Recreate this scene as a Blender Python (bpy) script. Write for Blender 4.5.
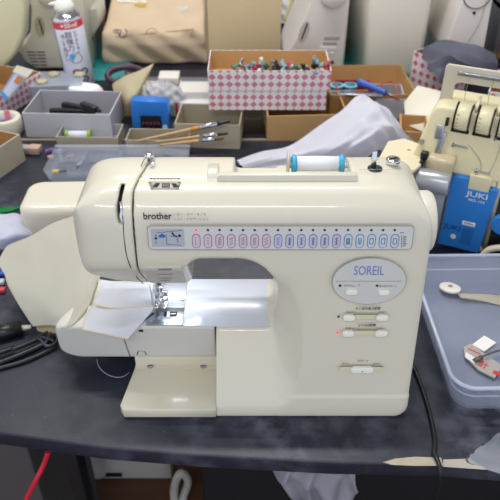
import bpy, bmesh, math, random
import numpy as np
from mathutils import Vector, Matrix, Euler

for _o in list(bpy.data.objects):
    bpy.data.objects.remove(_o)
scene = bpy.context.scene
COL = scene.collection
R = math.radians
TZ = 0.72            # table height in metres; every builder below works in centimetres above the table top

# ---------------------------------------------------------------- camera
PITCH = R(36); FPX = 670.0; CAMH = 61.0
cam_d = bpy.data.cameras.new('camera'); cam = bpy.data.objects.new('camera', cam_d); COL.objects.link(cam)
cam.location = (0, 0, TZ + CAMH * .01); cam.rotation_euler = (R(90) - PITCH, 0, 0)
cam_d.sensor_fit = 'HORIZONTAL'; cam_d.sensor_width = 36; cam_d.lens = 36 * FPX / 500
cam_d.dof.use_dof = True; cam_d.dof.focus_distance = 0.74; cam_d.dof.aperture_fstop = 11
cam_d.clip_start = 0.02
scene.camera = cam

# ---------------------------------------------------------------- world, lamps, exposure
w = bpy.data.worlds.new('room_light'); scene.world = w; w.use_nodes = True
bg = w.node_tree.nodes['Background']; bg.inputs[0].default_value = (0.80, 0.86, 1.0, 1); bg.inputs[1].default_value = 0.95
def area(name, loc, rot, sx, sy, power, col=(1, 1, 1)):
    l = bpy.data.lights.new(name, 'AREA'); l.shape = 'RECTANGLE'; l.size = sx; l.size_y = sy
    l.energy = power; l.color = col
    o = bpy.data.objects.new(name, l); COL.objects.link(o); o.location = loc; o.rotation_euler = rot
    return o
area('ceiling_tube_light', (-0.25, 1.05, 2.62), (0, 0, 0), 1.25, 0.05, 21, (1, 0.985, 0.95))
area('ceiling_tube_light', (-0.25, -1.0, 2.62), (0, 0, 0), 1.25, 0.05, 17, (1, 0.985, 0.95))
area('ceiling_tube_light', (-0.2, 2.5, 2.62), (0, 0, 0), 1.25, 0.05, 22, (1, 0.985, 0.95))
scene.view_settings.view_transform = 'Standard'; scene.view_settings.look = 'None'
scene.view_settings.exposure = 0.22; scene.view_settings.gamma = 1
scene.view_settings.use_curve_mapping = False

# ---------------------------------------------------------------- measuring from the viewpoint
_c, _s = math.cos(PITCH), math.sin(PITCH)
def _ray(px, py):
    v = (250 - py) / FPX
    return (px - 250) / FPX, _c + v * _s, -_s + v * _c
def P(px, py, h=0):
    r = _ray(px, py); t = (h - CAMH) / r[2]; return r[0] * t, r[1] * t
def D(px, py, y):
    r = _ray(px, py); t = y / r[1]; return r[0] * t, CAMH + r[2] * t
FY, FS = 51.0, 0.13
def FP(px, py):      # a point of the leaning front face of the big sewing machine
    r = _ray(px, py); t = (FY + FS * CAMH) / (r[1] - FS * r[2]); return r[0] * t, CAMH + r[2] * t

# ---------------------------------------------------------------- materials
def lin(c):
    if isinstance(c, str):
        c = c.lstrip('#'); c = [int(c[i:i + 2], 16) / 255 for i in (0, 2, 4)]
    return tuple(((v / 12.92) if v <= .04045 else ((v + .055) / 1.055) ** 2.4) for v in c)
_mats = {}
class NT:
    def __init__(s, m): s.t = m.node_tree; s.n = s.t.nodes; s.l = s.t.links; s.b = s.n['Principled BSDF']
    def new(s, k, **kw):
        x = s.n.new(k)
        for a, b in kw.items(): setattr(x, a, b)
        return x
    def set(s, node, i, v):
        if hasattr(v, 'is_output') or isinstance(v, bpy.types.NodeSocket): s.l.new(v, node.inputs[i])
        else: node.inputs[i].default_value = v
    def m(s, op, a, b=0.0, c=None):
        x = s.new('ShaderNodeMath', operation=op); s.set(x, 0, a); s.set(x, 1, b)
        if c is not None: s.set(x, 2, c)
        return x.outputs[0]
    def mix(s, f, a, b):
        x = s.new('ShaderNodeMix', data_type='RGBA'); s.set(x, 0, f)
        s.set(x, 6, a if isinstance(a, bpy.types.NodeSocket) else (*a, 1)); s.set(x, 7, b if isinstance(b, bpy.types.NodeSocket) else (*b, 1))
        return x.outputs[2]
    def coord(s, kind='Object'): return s.new('ShaderNodeTexCoord').outputs[kind]
    def noise(s, scale, detail=3, vec=None, rough=.55):
        x = s.new('ShaderNodeTexNoise'); x.inputs['Scale'].default_value = scale; x.inputs['Detail'].default_value = detail
        x.inputs['Roughness'].default_value = rough
        s.l.new(vec if vec is not None else s.coord(), x.inputs['Vector']); return x.outputs['Fac']
    def step(s, v, lo, hi):
        x = s.new('ShaderNodeMapRange'); x.inputs[1].default_value = lo; x.inputs[2].default_value = hi
        s.set(x, 0, v); return x.outputs[0]
    def bump(s, h, strength=.3, dist=.001):
        x = s.new('ShaderNodeBump'); x.inputs['Strength'].default_value = strength; x.inputs['Distance'].default_value = dist
        s.l.new(h, x.inputs['Height']); s.l.new(x.outputs[0], s.b.inputs['Normal'])
def mat(name, col, rough=.5, metal=0, var=.05, scale=25, bump=0, bscale=200, coat=0, trans=0, alpha=1, emit=0, sss=0, ior=1.45):
    if name in _mats: return _mats[name]
    m = bpy.data.materials.new(name); m.use_nodes = True; t = NT(m); b = t.b
    c = lin(col)
    if var: t.l.new(t.mix(t.noise(scale), tuple(v * (1 - var) for v in c), tuple(min(1, v * (1 + var)) for v in c)), b.inputs['Base Color'])
    else: b.inputs['Base Color'].default_value = (*c, 1)
    b.inputs['Roughness'].default_value = rough; b.inputs['Metallic'].default_value = metal
    b.inputs['Coat Weight'].default_value = coat; b.inputs['Coat Roughness'].default_value = .08
    b.inputs['Transmission Weight'].default_value = trans; b.inputs['Alpha'].default_value = alpha; b.inputs['IOR'].default_value = ior
    if emit: b.inputs['Emission Color'].default_value = (*c, 1); b.inputs['Emission Strength'].default_value = emit
    if sss: b.inputs['Subsurface Weight'].default_value = sss; b.inputs['Subsurface Scale'].default_value = .01
    if bump: t.bump(t.noise(bscale, 4), bump)
    _mats[name] = m; return m
def diamonds(name, base, ink, cell, size, cellv, off):
    if name in _mats: return _mats[name]
    m = bpy.data.materials.new(name); m.use_nodes = True; t = NT(m)
    sp = t.new('ShaderNodeSeparateXYZ'); t.l.new(t.coord('UV'), sp.inputs[0])
    u = t.m('DIVIDE', sp.outputs[0], cell); v = t.m('DIVIDE', t.m('SUBTRACT', sp.outputs[1], off), cellv)
    a = t.m('ABSOLUTE', t.m('SUBTRACT', t.m('FRACT', u), .5)); b = t.m('ABSOLUTE', t.m('SUBTRACT', t.m('FRACT', v), .5))
    d = t.m('ADD', a, b)
    f = t.m('LESS_THAN', d, size)
    nz = t.noise(900, 2); f2 = t.m('MULTIPLY', f, t.step(nz, .25, .5))
    t.l.new(t.mix(f2, lin(base), lin(ink)), t.b.inputs['Base Color']); t.b.inputs['Roughness'].default_value = .55
    _mats[name] = m; return m

# ---------------------------------------------------------------- mesh builder
class B:
    def __init__(s): s.bm = bmesh.new(); s.uv = s.bm.loops.layers.uv.new('UVMap'); s.cur = 0
    def _done(s, vs, T, mi, smooth):
        if T is not None: bmesh.ops.transform(s.bm, matrix=T, verts=vs)
        for f in {f for v in vs for f in v.link_faces}: f.material_index = mi; f.smooth = smooth
        return vs
    def box(s, c, d, bevel=0, rot=None, mi=0, seg=2, smooth=False):
        r = bmesh.ops.create_cube(s.bm, size=1); vs = r['verts']
        bmesh.ops.scale(s.bm, vec=d, verts=vs)
        if bevel:
            es = list({e for v in vs for e in v.link_edges})
            q = bmesh.ops.bevel(s.bm, geom=es, offset=min(bevel, min(d) * .49), segments=seg, affect='EDGES', profile=.5)
            vs = list({v for f in q['faces'] for v in f.verts} | {v for v in vs if v.is_valid}); smooth = True
        T = Matrix.Translation(c)
        if rot: T = T @ Euler([R(a) for a in rot]).to_matrix().to_4x4()
        return s._done(vs, T, mi, smooth)
    def cyl(s, p0, p1, r, r2=None, n=24, mi=0, bevel=0, cap=True):
        p0, p1 = Vector(p0), Vector(p1); L = (p1 - p0).length; r2 = r if r2 is None else r2
        pr = [(r, 0), (r2, L)]
        if bevel: pr = [(r - bevel, 0), (r - bevel * .3, bevel * .3), (r, bevel), (r2, L - bevel), (r2 - bevel * .3, L - bevel * .3), (r2 - bevel, L)]
        return s.lathe(pr, p0, (p1 - p0), n, mi, cap)
    def lathe(s, prof, base=(0, 0, 0), axis=(0, 0, 1), n=32, mi=0, cap=True, smooth=True):
        q = Vector(axis).normalized().to_track_quat('Z', 'Y').to_matrix(); base = Vector(base); rings = []; vs = []
        for r, z in prof:
            ring = [s.bm.verts.new(base + q @ Vector((max(r, 1e-4) * math.cos(2 * math.pi * i / n), max(r, 1e-4) * math.sin(2 * math.pi * i / n), z))) for i in range(n)]
            rings.append(ring); vs += ring
        for a, b_ in zip(rings, rings[1:]):
            for i in range(n):
                f = s.bm.faces.new((a[i], a[(i + 1) % n], b_[(i + 1) % n], b_[i])); f.material_index = mi; f.smooth = smooth
        if cap:
            for ring, fl in ((rings[0], True), (rings[-1], False)):
                f = s.bm.faces.new(ring[::-1] if fl else ring); f.material_index = mi
        return vs
    def prism(s, poly, plane='XZ', a=0, b=1, mi=0, bevel=0, smooth=False):
        def pt(p, t):
            return {'XZ': (p[0], t, p[1]), 'XY': (p[0], p[1], t), 'YZ': (t, p[0], p[1])}[plane]
        A = [s.bm.verts.new(pt(p, a)) for p in poly]; C = [s.bm.verts.new(pt(p, b)) for p in poly]; n = len(poly)
        fs = [s.bm.faces.new(A[::-1]), s.bm.faces.new(C)]
        for i in range(n): fs.append(s.bm.faces.new((A[i], A[(i + 1) % n], C[(i + 1) % n], C[i])))
        vs = A + C
        bmesh.ops.recalc_face_normals(s.bm, faces=fs)
        if bevel:
            es = list({e for f in fs[:2] for e in f.edges})
            q = bmesh.ops.bevel(s.bm, geom=es, offset=bevel, segments=3, affect='EDGES', profile=.5)
            vs = list({v for f in q['faces'] for v in f.verts} | {v for v in vs if v.is_valid}); smooth = True
        return s._done(vs, None, mi, smooth)
    def tube(s, pts, r, n=8, mi=0, closed=False, sub=6):
        pts = [Vector(p) for p in pts]
        if sub > 1 and len(pts) > 2: pts = crv(pts, sub, closed)
        rr = r if callable(r) else (lambda t: r)
        rings = []; up = None; N = len(pts); vs = []
        for i, p in enumerate(pts):
            if closed: d = (pts[(i + 1) % N] - pts[i - 1])
            else: d = (pts[min(i + 1, N - 1)] - pts[max(i - 1, 0)])
            d.normalize()
            if up is None: up = d.orthogonal().normalized()
            up = (up - d * up.dot(d)); up = up.normalized() if up.length > 1e-6 else d.orthogonal().normalized()
            b_ = d.cross(up); q = rr(i / max(1, N - 1))
            ring = [s.bm.verts.new(p + (up * math.cos(2 * math.pi * k / n) + b_ * math.sin(2 * math.pi * k / n)) * q) for k in range(n)]
            rings.append(ring); vs += ring
        prs = list(zip(rings, rings[1:]))
        if closed: prs.append((rings[-1], rings[0]))
        for a, c in prs:
            for k in range(n):
                f = s.bm.faces.new((a[k], a[(k + 1) % n], c[(k + 1) % n], c[k])); f.material_index = mi; f.smooth = True
        if not closed:
            for ring in (rings[0][::-1], rings[-1]):
                f = s.bm.faces.new(ring); f.material_index = mi
        return vs
    def tray(s, w, d, h, t=.25, taper=0, c=(0, 0, 0), mi=0, mi_in=None, rnd=0, seg=5, floor=None, lip=0):
        """open box standing on z=0; w,d at the top; taper shrinks the foot"""
        mi_in = mi if mi_in is None else mi_in; fl = t if floor is None else floor
        def ring(w, d, z, r):
            r = max(r, 0); o = []
            if r <= 0: pts = [(-w/2, -d/2), (w/2, -d/2), (w/2, d/2), (-w/2, d/2)]
            else:
                pts = []
                for cx, cy, a0 in ((-w/2 + r, -d/2 + r, 180), (w/2 - r, -d/2 + r, 270), (w/2 - r, d/2 - r, 0), (-w/2 + r, d/2 - r, 90)):
                    for k in range(seg + 1):
                        a = R(a0 + 90 * k / seg); pts.append((cx + r * math.cos(a), cy + r * math.sin(a)))
            return [s.bm.verts.new((c[0] + x, c[1] + y, c[2] + z)) for x, y in pts]
        rs = [ring(w - 2 * taper, d - 2 * taper, 0, rnd)]
        if lip: rs += [ring(w, d, h - lip, rnd), ring(w + 2 * lip, d + 2 * lip, h - lip, rnd + lip), ring(w + 2 * lip, d + 2 * lip, h, rnd + lip)]
        else: rs.append(ring(w, d, h, rnd))
        ko = len(rs); rs += [ring(w - 2 * t, d - 2 * t, h, rnd - t if rnd else 0), ring(w - 2 * taper - 2 * t, d - 2 * taper - 2 * t, fl, rnd - t if rnd else 0)]
        n = len(rs[0]); vs = [v for r_ in rs for v in r_]
        for j, (a, b_) in enumerate(zip(rs, rs[1:])):
            per = 0
            for i in range(n):
                f = s.bm.faces.new((a[i], a[(i + 1) % n], b_[(i + 1) % n], b_[i])); f.material_index = mi if j < ko else mi_in; f.smooth = bool(rnd)
                L = (a[i].co - a[(i + 1) % n].co).length; H = (a[i].co - b_[i].co).length
                for lp, uvv in zip(f.loops, ((per, 0), (per + L, 0), (per + L, H), (per, H))): lp[s.uv].uv = uvv
                per += L
        f = s.bm.faces.new(rs[0][::-1]); f.material_index = mi
        f = s.bm.faces.new(rs[-1]); f.material_index = mi_in
        return vs
    def grid(s, G, mi=0, thick=0, smooth=True):
        """G: array (n,m,3)"""
        n, m = G.shape[:2]
        V = [[s.bm.verts.new(G[i, j]) for j in range(m)] for i in range(n)]; fs = []
        for i in range(n - 1):
            for j in range(m - 1):
                f = s.bm.faces.new((V[i][j], V[i + 1][j], V[i + 1][j + 1], V[i][j + 1])); f.material_index = mi; f.smooth = smooth; fs.append(f)
                for lp, uvv in zip(f.loops, ((i/(n-1), j/(m-1)), ((i+1)/(n-1), j/(m-1)), ((i+1)/(n-1), (j+1)/(m-1)), (i/(n-1), (j+1)/(m-1)))): lp[s.uv].uv = uvv
        vs = [v for r in V for v in r]
        if thick: bmesh.ops.solidify(s.bm, geom=fs, thickness=thick)
        return vs
    def text(s, string, size, T, mi=0, ext=.01, align='CENTER', width=None, bold=0):
        cu = bpy.data.curves.new('t', 'FONT'); cu.body = string; cu.size = size; cu.extrude = ext; cu.align_x = align; cu.align_y = 'CENTER'
        cu.resolution_u = 3; cu.offset = bold
        o = bpy.data.objects.new('t', cu); COL.objects.link(o); bpy.context.view_layer.update()
        me = bpy.data.meshes.new_from_object(o.evaluated_get(bpy.context.evaluated_depsgraph_get()))
        bpy.data.objects.remove(o)
        if len(me.vertices):
            if width:
                xs = [v.co.x for v in me.vertices]; k = width / max(1e-6, max(xs) - min(xs)); me.transform(Matrix.Diagonal((k, 1, 1, 1)))
            n0 = len(s.bm.faces); me.transform(T); s.bm.from_mesh(me); s.bm.faces.ensure_lookup_table()
            for f in s.bm.faces[n0:]: f.material_index = mi
        bpy.data.meshes.remove(me)
    def xf(s, T): bmesh.ops.transform(s.bm, matrix=T, verts=s.bm.verts)
    def net(s, f, lo, hi, res, mi=0, steps=2):
        V, F = surfnet(f, lo, hi, res, steps)
        vs = [s.bm.verts.new(v) for v in V]
        for q in F:
            try: fc = s.bm.faces.new([vs[i] for i in q]); fc.smooth = True; fc.material_index = mi
            except ValueError: pass
        return vs

def crv(pts, sub=6, closed=False):
    out = []; N = len(pts); rng = range(N) if closed else range(N - 1)
    for i in rng:
        if closed: p0, p1, p2, p3 = pts[i - 1], pts[i], pts[(i + 1) % N], pts[(i + 2) % N]
        else: p0, p1, p2, p3 = pts[max(i - 1, 0)], pts[i], pts[i + 1], pts[min(i + 2, N - 1)]
        for k in range(sub):
            t = k / sub
            out.append(.5 * ((2 * p1) + (p2 - p0) * t + (2 * p0 - 5 * p1 + 4 * p2 - p3) * t * t + (3 * p1 - p0 - 3 * p2 + p3) * t ** 3))
    if not closed: out.append(pts[-1])
    return out
def surfnet(f, lo, hi, res, steps=2):
    ax = [np.arange(lo[k] - res, hi[k] + 2 * res, res) for k in range(3)]
    X, Y, Z = np.meshgrid(*ax, indexing='ij'); V = f(X, Y, Z); S = V < 0
    nx, ny, nz = V.shape
    cell = np.zeros((nx - 1, ny - 1, nz - 1), int); acc = np.zeros(cell.shape + (3,)); cnt = np.zeros(cell.shape)
    offs = [(i, j, k) for i in (0, 1) for j in (0, 1) for k in (0, 1)]
    g = lambda A, o: A[o[0]:nx - 1 + o[0], o[1]:ny - 1 + o[1], o[2]:nz - 1 + o[2]]
    for a in offs:
        for d in range(3):
            if a[d]: continue
            b = list(a); b[d] = 1; va, vb = g(V, a), g(V, b); cr = (va < 0) != (vb < 0)
            t = np.where(cr, va / np.where(cr, va - vb, 1), 0); cnt += cr
            for k in range(3): acc[..., k] += cr * ((a[k] + (t if k == d else 0)))
    act = cnt > 0; ids = -np.ones(cell.shape, int); idx = np.argwhere(act); ids[act] = np.arange(len(idx))
    P_ = acc[act] / cnt[act][:, None]; P_ = (P_ + idx) * res + np.array([a[0] for a in ax])
    F = []
    for d in range(3):
        u, v = (d + 1) % 3, (d + 2) % 3
        sl0 = [slice(None)] * 3; sl1 = [slice(None)] * 3; sl0[d] = slice(0, -1); sl1[d] = slice(1, None)
        s0, s1 = S[tuple(sl0)], S[tuple(sl1)]
        e = np.argwhere(s0 != s1); e = e[(e[:, u] > 0) & (e[:, v] > 0) & (e[:, u] < V.shape[u] - 1) & (e[:, v] < V.shape[v] - 1)]
        def cid(du, dv):
            q = e.copy(); q[:, u] -= du; q[:, v] -= dv; return ids[q[:, 0], q[:, 1], q[:, 2]]
        Q = np.stack([cid(0, 0), cid(1, 0), cid(1, 1), cid(0, 1)], 1)
        ins = s0[e[:, 0], e[:, 1], e[:, 2]]; Q = np.where(ins[:, None], Q, Q[:, ::-1]); F.append(Q)
    F = np.concatenate(F); h = res * .1
    for _ in range(steps):
        x, y, z = P_.T; v = f(x, y, z)
        G = np.stack([(f(x + h, y, z) - f(x - h, y, z)), (f(x, y + h, z) - f(x, y - h, z)), (f(x, y, z + h) - f(x, y, z - h))], 1) / (2 * h)
        st = G * (v / np.maximum((G * G).sum(1), .2))[:, None]; L = np.linalg.norm(st, axis=1, keepdims=True)
        P_ = P_ - st * np.minimum(1, res * .5 / np.maximum(L, 1e-9))
    return P_.tolist(), F.tolist()
# signed distance helpers
def rb2(x, y, x0, x1, y0, y1, r):       # rounded box, r = one radius or (left-low, right-low, right-high, left-high)
    cx, cy = (x0 + x1) / 2, (y0 + y1) / 2; px, py = x - cx, y - cy
    if not isinstance(r, (int, float)):
        r = np.where(px < 0, np.where(py < 0, r[0], r[3]), np.where(py < 0, r[1], r[2]))
    qx = np.abs(px) - (x1 - x0) / 2 + r; qy = np.abs(py) - (y1 - y0) / 2 + r
    return np.minimum(np.maximum(qx, qy), 0) + np.hypot(np.maximum(qx, 0), np.maximum(qy, 0)) - r
def smax(a, b, k):
    h = np.clip(.5 - .5 * (a - b) / k, 0, 1); return a + (b - a) * h + k * h * (1 - h)
def rmax(a, b, r):                       # intersection with a rounded edge of radius r
    return np.minimum(np.maximum(a, b), -r) + np.hypot(np.maximum(a + r, 0), np.maximum(b + r, 0))
def smin(a, b, k): return -smax(-a, -b, k)

def bicubic(ctrl, n=30, m=30):
    """smooth sheet through a net of control points [row][col] -> (n,m,3)"""
    A = np.array(ctrl, float)
    def interp(A, n):
        K = A.shape[0]; t = np.linspace(0, K - 1, n); i = np.minimum(t.astype(int), K - 2); f = (t - i)[:, None, None]
        g = lambda k: A[np.clip(k, 0, K - 1)]
        p0, p1, p2, p3 = g(i - 1), g(i), g(i + 1), g(i + 2)
        return .5 * (2 * p1 + (p2 - p0) * f + (2 * p0 - 5 * p1 + 4 * p2 - p3) * f * f + (3 * p1 - p0 - 3 * p2 + p3) * f ** 3)
    A = interp(A, n); A = interp(A.transpose(1, 0, 2), m); return A.transpose(1, 0, 2)

# ---------------------------------------------------------------- things and parts
def thing(name, label, cat, loc=(0, 0, 0), rotz=0, group=None, scale=1):
    o = bpy.data.objects.new(name, None); COL.objects.link(o); o.empty_display_size = .02
    o.location = (loc[0] * .01, loc[1] * .01, TZ + loc[2] * .01); o.rotation_euler = (0, 0, R(rotz)) if isinstance(rotz, (int, float)) else tuple(R(a) for a in rotz)
    o['label'] = label; o['category'] = cat
    if group: o['group'] = group
    o['_org'] = list(loc); return o
def mesh(name, b, mats):
    if not isinstance(mats, (list, tuple)): mats = [mats]
    b.xf(Matrix.Scale(.01, 4)); me = bpy.data.meshes.new(name); b.bm.to_mesh(me); b.bm.free()
    for m in mats: me.materials.append(m)
    return bpy.data.objects.new(name, me)
def part(name, b, mats, parent, world=False, label=None, org=None):
    if world: b.xf(Matrix.Translation([-v for v in (org or parent['_org'])]))
    o = mesh(name, b, mats); COL.objects.link(o); o.parent = parent
    if label: o['label'] = label
    if org: o['_org'] = org
    elif '_org' in parent: o['_org'] = list(parent['_org'])
    return o
def one(name, b, mats, label, cat, loc=(0, 0, 0), rotz=0, group=None, kind=None):
    o = mesh(name, b, mats); COL.objects.link(o)
    o.location = (loc[0] * .01, loc[1] * .01, TZ + loc[2] * .01); o.rotation_euler = (0, 0, R(rotz)) if isinstance(rotz, (int, float)) else tuple(R(a) for a in rotz)
    o['label'] = label; o['category'] = cat
    if group: o['group'] = group
    if kind: o['kind'] = kind
    return o
def struct(name, b, mats, loc=(0, 0, 0)):
    o = mesh(name, b, mats); COL.objects.link(o); o.location = (loc[0] * .01, loc[1] * .01, TZ + loc[2] * .01); o['kind'] = 'structure'
    return o
def dup(o, loc, rotz=None, label=None, group=None):
    r = o.copy(); COL.objects.link(r); r.location = (loc[0] * .01, loc[1] * .01, TZ + loc[2] * .01)
    if rotz is not None: r.rotation_euler = (0, 0, R(rotz)) if isinstance(rotz, (int, float)) else tuple(R(a) for a in rotz)
    if label: r['label'] = label
    if group: r['group'] = group
    def kids(a, b_):
        for ch in list(a.children):
            c = ch.copy(); COL.objects.link(c); c.parent = b_; kids(ch, c)
    kids(o, r); return r
# ================================================================ room shell
rnd = random.Random(7)
def wood_floor():
    m = bpy.data.materials.new('brown_wood_floor'); m.use_nodes = True; t = NT(m)
    mp = t.new('ShaderNodeMapping'); mp.inputs['Scale'].default_value = (1, 14, 1); t.l.new(t.coord(), mp.inputs[0])
    n = t.noise(3, 6, mp.outputs[0]); t.l.new(t.mix(n, lin('#3a2414'), lin('#6a4526')), t.b.inputs['Base Color'])
    t.b.inputs['Roughness'].default_value = .55; return m
b = B(); b.box((0, 150, -73), (700, 700, 2)); struct('floor', b, wood_floor())
wallm = mat('pale_wall_paint', '#b9b6ae', .9, var=.04, scale=3)
b = B(); b.box((0, 400, 60), (700, 4, 264)); struct('wall_back', b, wallm)
b = B(); b.box((0, 100, 193), (700, 600, 3)); struct('ceiling', b, mat('white_ceiling', '#d8d8d4', .9))

# ================================================================ tables
def table_mat():
    m = bpy.data.materials.new('worn_black_laminate'); m.use_nodes = True; t = NT(m)
    n1 = t.noise(5, 6); n2 = t.noise(38, 5); n3 = t.noise(420, 2)
    base = t.mix(n1, lin('#161925'), lin('#232839'))
    worn = t.mix(t.m('MULTIPLY', t.step(n1, .47, .8), t.step(n2, .4, .65)), base, lin('#6b6d7c'))
    dust = t.mix(t.m('MULTIPLY', t.step(n3, .66, .8), .35), worn, lin('#9c9ba0'))
    t.l.new(dust, t.b.inputs['Base Color']); t.l.new(t.m('ADD', t.m('MULTIPLY', n2, .3), .32), t.b.inputs['Roughness'])
    t.bump(n3, .08); return m
TM = table_mat()
edge = [(-75, 50.5), (-28.1, 48.9), (-16, 46.9), (-5.4, 45.9), (8.6, 45.0), (20.4, 44.7), (27, 44.1), (75, 42.5)]
root = thing('work_table', 'worn black laminate work table in front, under the big cream sewing machine', 'table', (0, 60, 0))
b = B(); b.prism(edge + [(75, 121), (-75, 121)], 'XY', -2.2, 0, bevel=.25)
part('tabletop', b, TM, root, True)
b = B(); b.prism([(x, y + 9) for x, y in edge] + [(x, y + 11) for x, y in edge[::-1]], 'XY', -5.5, -2.2)
part('apron', b, mat('black_rim', '#14141a', .5), root, True)
for x in (-23.4, 72):
    b = B(); b.box((x, 56 if x < 0 else 51, -37), (1.8, 3.2, 69.6), .3); part('leg', b, mat('black_metal_leg', '#17171b', .4), root, True)
for x in (-70, 70):
    b = B(); b.box((x, 115, -37), (3.6, 3.6, 69), .3); part('leg', b, mat('black_metal_leg', '#17171b', .4), root, True)
# peeled-off laminate edge
b = B()
q = [P(383, 462.5), P(395, 459), P(415, 457), P(441, 458), P(443, 466), P(415, 466), P(392, 465)]
b.prism(q, 'XY', .01, .06); part('peeled_edge_strip', b, mat('bare_board', '#b5ad99', .8, var=.2, scale=120), root, True, label='bare cream strip where the black laminate has peeled')
root = thing('back_table', 'dark work table behind, beyond the beige edging line, carrying the boxes', 'table', (0, 150, 0))
b = B(); b.prism([(-110, 122.2), (110, 122.2), (110, 215), (-110, 215)], 'XY', -2.2, 0, bevel=.15); part('tabletop', b, mat('dark_table_top', '#191c27', .4, var=.15), root, True)
b = B(); b.prism([(-110, 121.3), (110, 121.3), (110, 122.1), (-110, 122.1)], 'XY', -2.6, .02); part('edging', b, mat('beige_edging', '#8f8473', .6), root, True)
for x in (-100, 100):
    for y in (126, 205):
        b = B(); b.box((x, y, -37), (4, 4, 69.5), .3); part('leg', b, mat('black_metal_leg', '#17171b', .4), root, True)

# ================================================================ the big sewing machine
CREAM = mat('glossy_cream_plastic', '#d6d1bf', .38, var=.012, scale=8, coat=.6)
CREAM2 = mat('satin_cream_plastic', '#d6d2c2', .35, var=.012, scale=8)
DARK = mat('dark_gap', '#121214', .6, var=0)
CHROME = mat('chrome', '#d9dadd', .12, metal=1, var=0)
STEEL = mat('brushed_steel', '#a4a9b3', .28, metal=1, var=.05, scale=60)
WHITEBTN = mat('white_button_plastic', '#eceadf', .3, var=0)
INK = mat('grey_ink', '#55565c', .6, var=0)
DINK = mat('dark_ink', '#26282e', .5, var=0)

MO = (0, 57, 0)
SM = thing('sewing_machine', 'large glossy cream computerised sewing machine with a row of stitch buttons', 'sewing machine', MO)
XL, XR, ZT = -18.2, 18.1, 27.9
def yfront(x, z):
    qx = np.maximum(x - 2.6, 0) / 3.4; qz = np.maximum(8.5 - z, 0) / 8.2
    t = np.minimum(1, np.hypot(qx, qz))
    dm = 5.1 * np.clip((19 - z) / 9, 0, 1)
    zin = np.clip((21.0 - z) / .8, 0, 1)
    return FY + FS * z + dm * (1 - t) ** 1.15 * zin - .55 * np.clip((5 - z) / 5, 0, 1)
def body(x, y, z):
    sil = rb2(x, z, XL, XR, 0.05, ZT, (1, 1.6, 5.0, 5.6))
    yz = rb2(y, z, 40, 66.5, -5, ZT, (0, 0, 6.0, 0))
    # front leaning face with a rounded top edge
    fr = (FY + FS * z - y) / math.hypot(1, FS)
    top = z - ZT + 0 * x
    front = rmax(fr, top, 4.6)
    pl = rb2(x, y - FS * z, XL, XR + .2, FY, 70, (4.2, 1.2, .1, .1)); sil = np.maximum(sil, pl)
    fr2 = (yfront(x, z) - y)
    d = rmax(sil, np.maximum(front, yz), np.where(z < 3, .5, 1.0))
    d = rmax(d, fr2 * .75, .45)
    # the throat and the space left of the bed
    op = rb2(x, z, -6.4, 2.9, 8.5, 20.6, (.1, 1.2, 4.3, 1.6))
    lf = rb2(x, z, -40, -3.9, -10, 14.3, .1)
    d = rmax(d, -op, .35)
    d = rmax(d, -lf, .12)
    # head: rounded away underneath
    hd = np.where(x < -5, (-(y - 53.75) * .79 - (z - 19.6) * .61) , -50)
    d = smax(d, hd, 1.0)
    hl = rb2(x, z, XL, 100, 14.4, 100, (7.6, 0, 0, 0)); d = rmax(d, np.where((z < 23) & (x < -4.5), hl, -9), .5)
    tr = np.maximum(rb2(x, z, -1.6, 10.2, 25.0, 40, .3), 58.9 - y); d = rmax(d, -tr, .15)
    back = np.where(x < 3, y - 65.2, -50)
    return np.maximum(d, back)
def seamx(y, z): return -11.45 + 1.0 * np.clip((y - 56.5) / 5, 0, 1.6) + .35 * np.clip((18 - z) / 4, 0, 1)
def slotc(y, z): return -12.35 - .3 * np.clip((z - 20) / 6, 0, 1)
b = B(); b.net(lambda x, y, z: np.maximum(body(x, y, z), -(x - seamx(y, z)) + .09), (-12.5, 50, 0), (18.6, 67.5, 29), .25)
BODY = part('body', b, CREAM, SM, True)
def cover(x, y, z):
    d = np.maximum(body(x, y, z), (x - seamx(y, z)) + .09)
    # take-up lever slot
    sl = rb2(x - slotc(y, z) + .2 * np.sin((z - 24) * 1.1), z, -.2, .2, 24.3, 27.3, .18)
    sl = np.maximum(sl, y - 59.5)
    return np.maximum(d, -sl)
def fy_s(z): return FY + FS * z + np.clip(19.6 - z, 0, 9) * .78
b = B(); b.net(cover, (-18, 50, 14), (-8, 67.5, 29), .2)
HEAD = part('head_cover', b, CREAM, SM, True)
b = B(); b.net(lambda x, y, z: np.maximum(body(x, y, z) + .9, x + 9.0), (-18, 50, 14), (-8.5, 67, 29), .5)
part('inner_frame', b, DARK, SM, True, label='black inner casting seen in the seam and lever slot')
b = B(); zz = [23.6, 24.3, 25.0, 25.6]
b.tube([(-12.5, 54.7, 24.6), (-12.6, 54.8, 25.2), (-12.5, 55.1, 25.8), (-12.6, 55.6, 26.4)], .14); part('take_up_lever', b, CHROME, SM, True)

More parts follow.
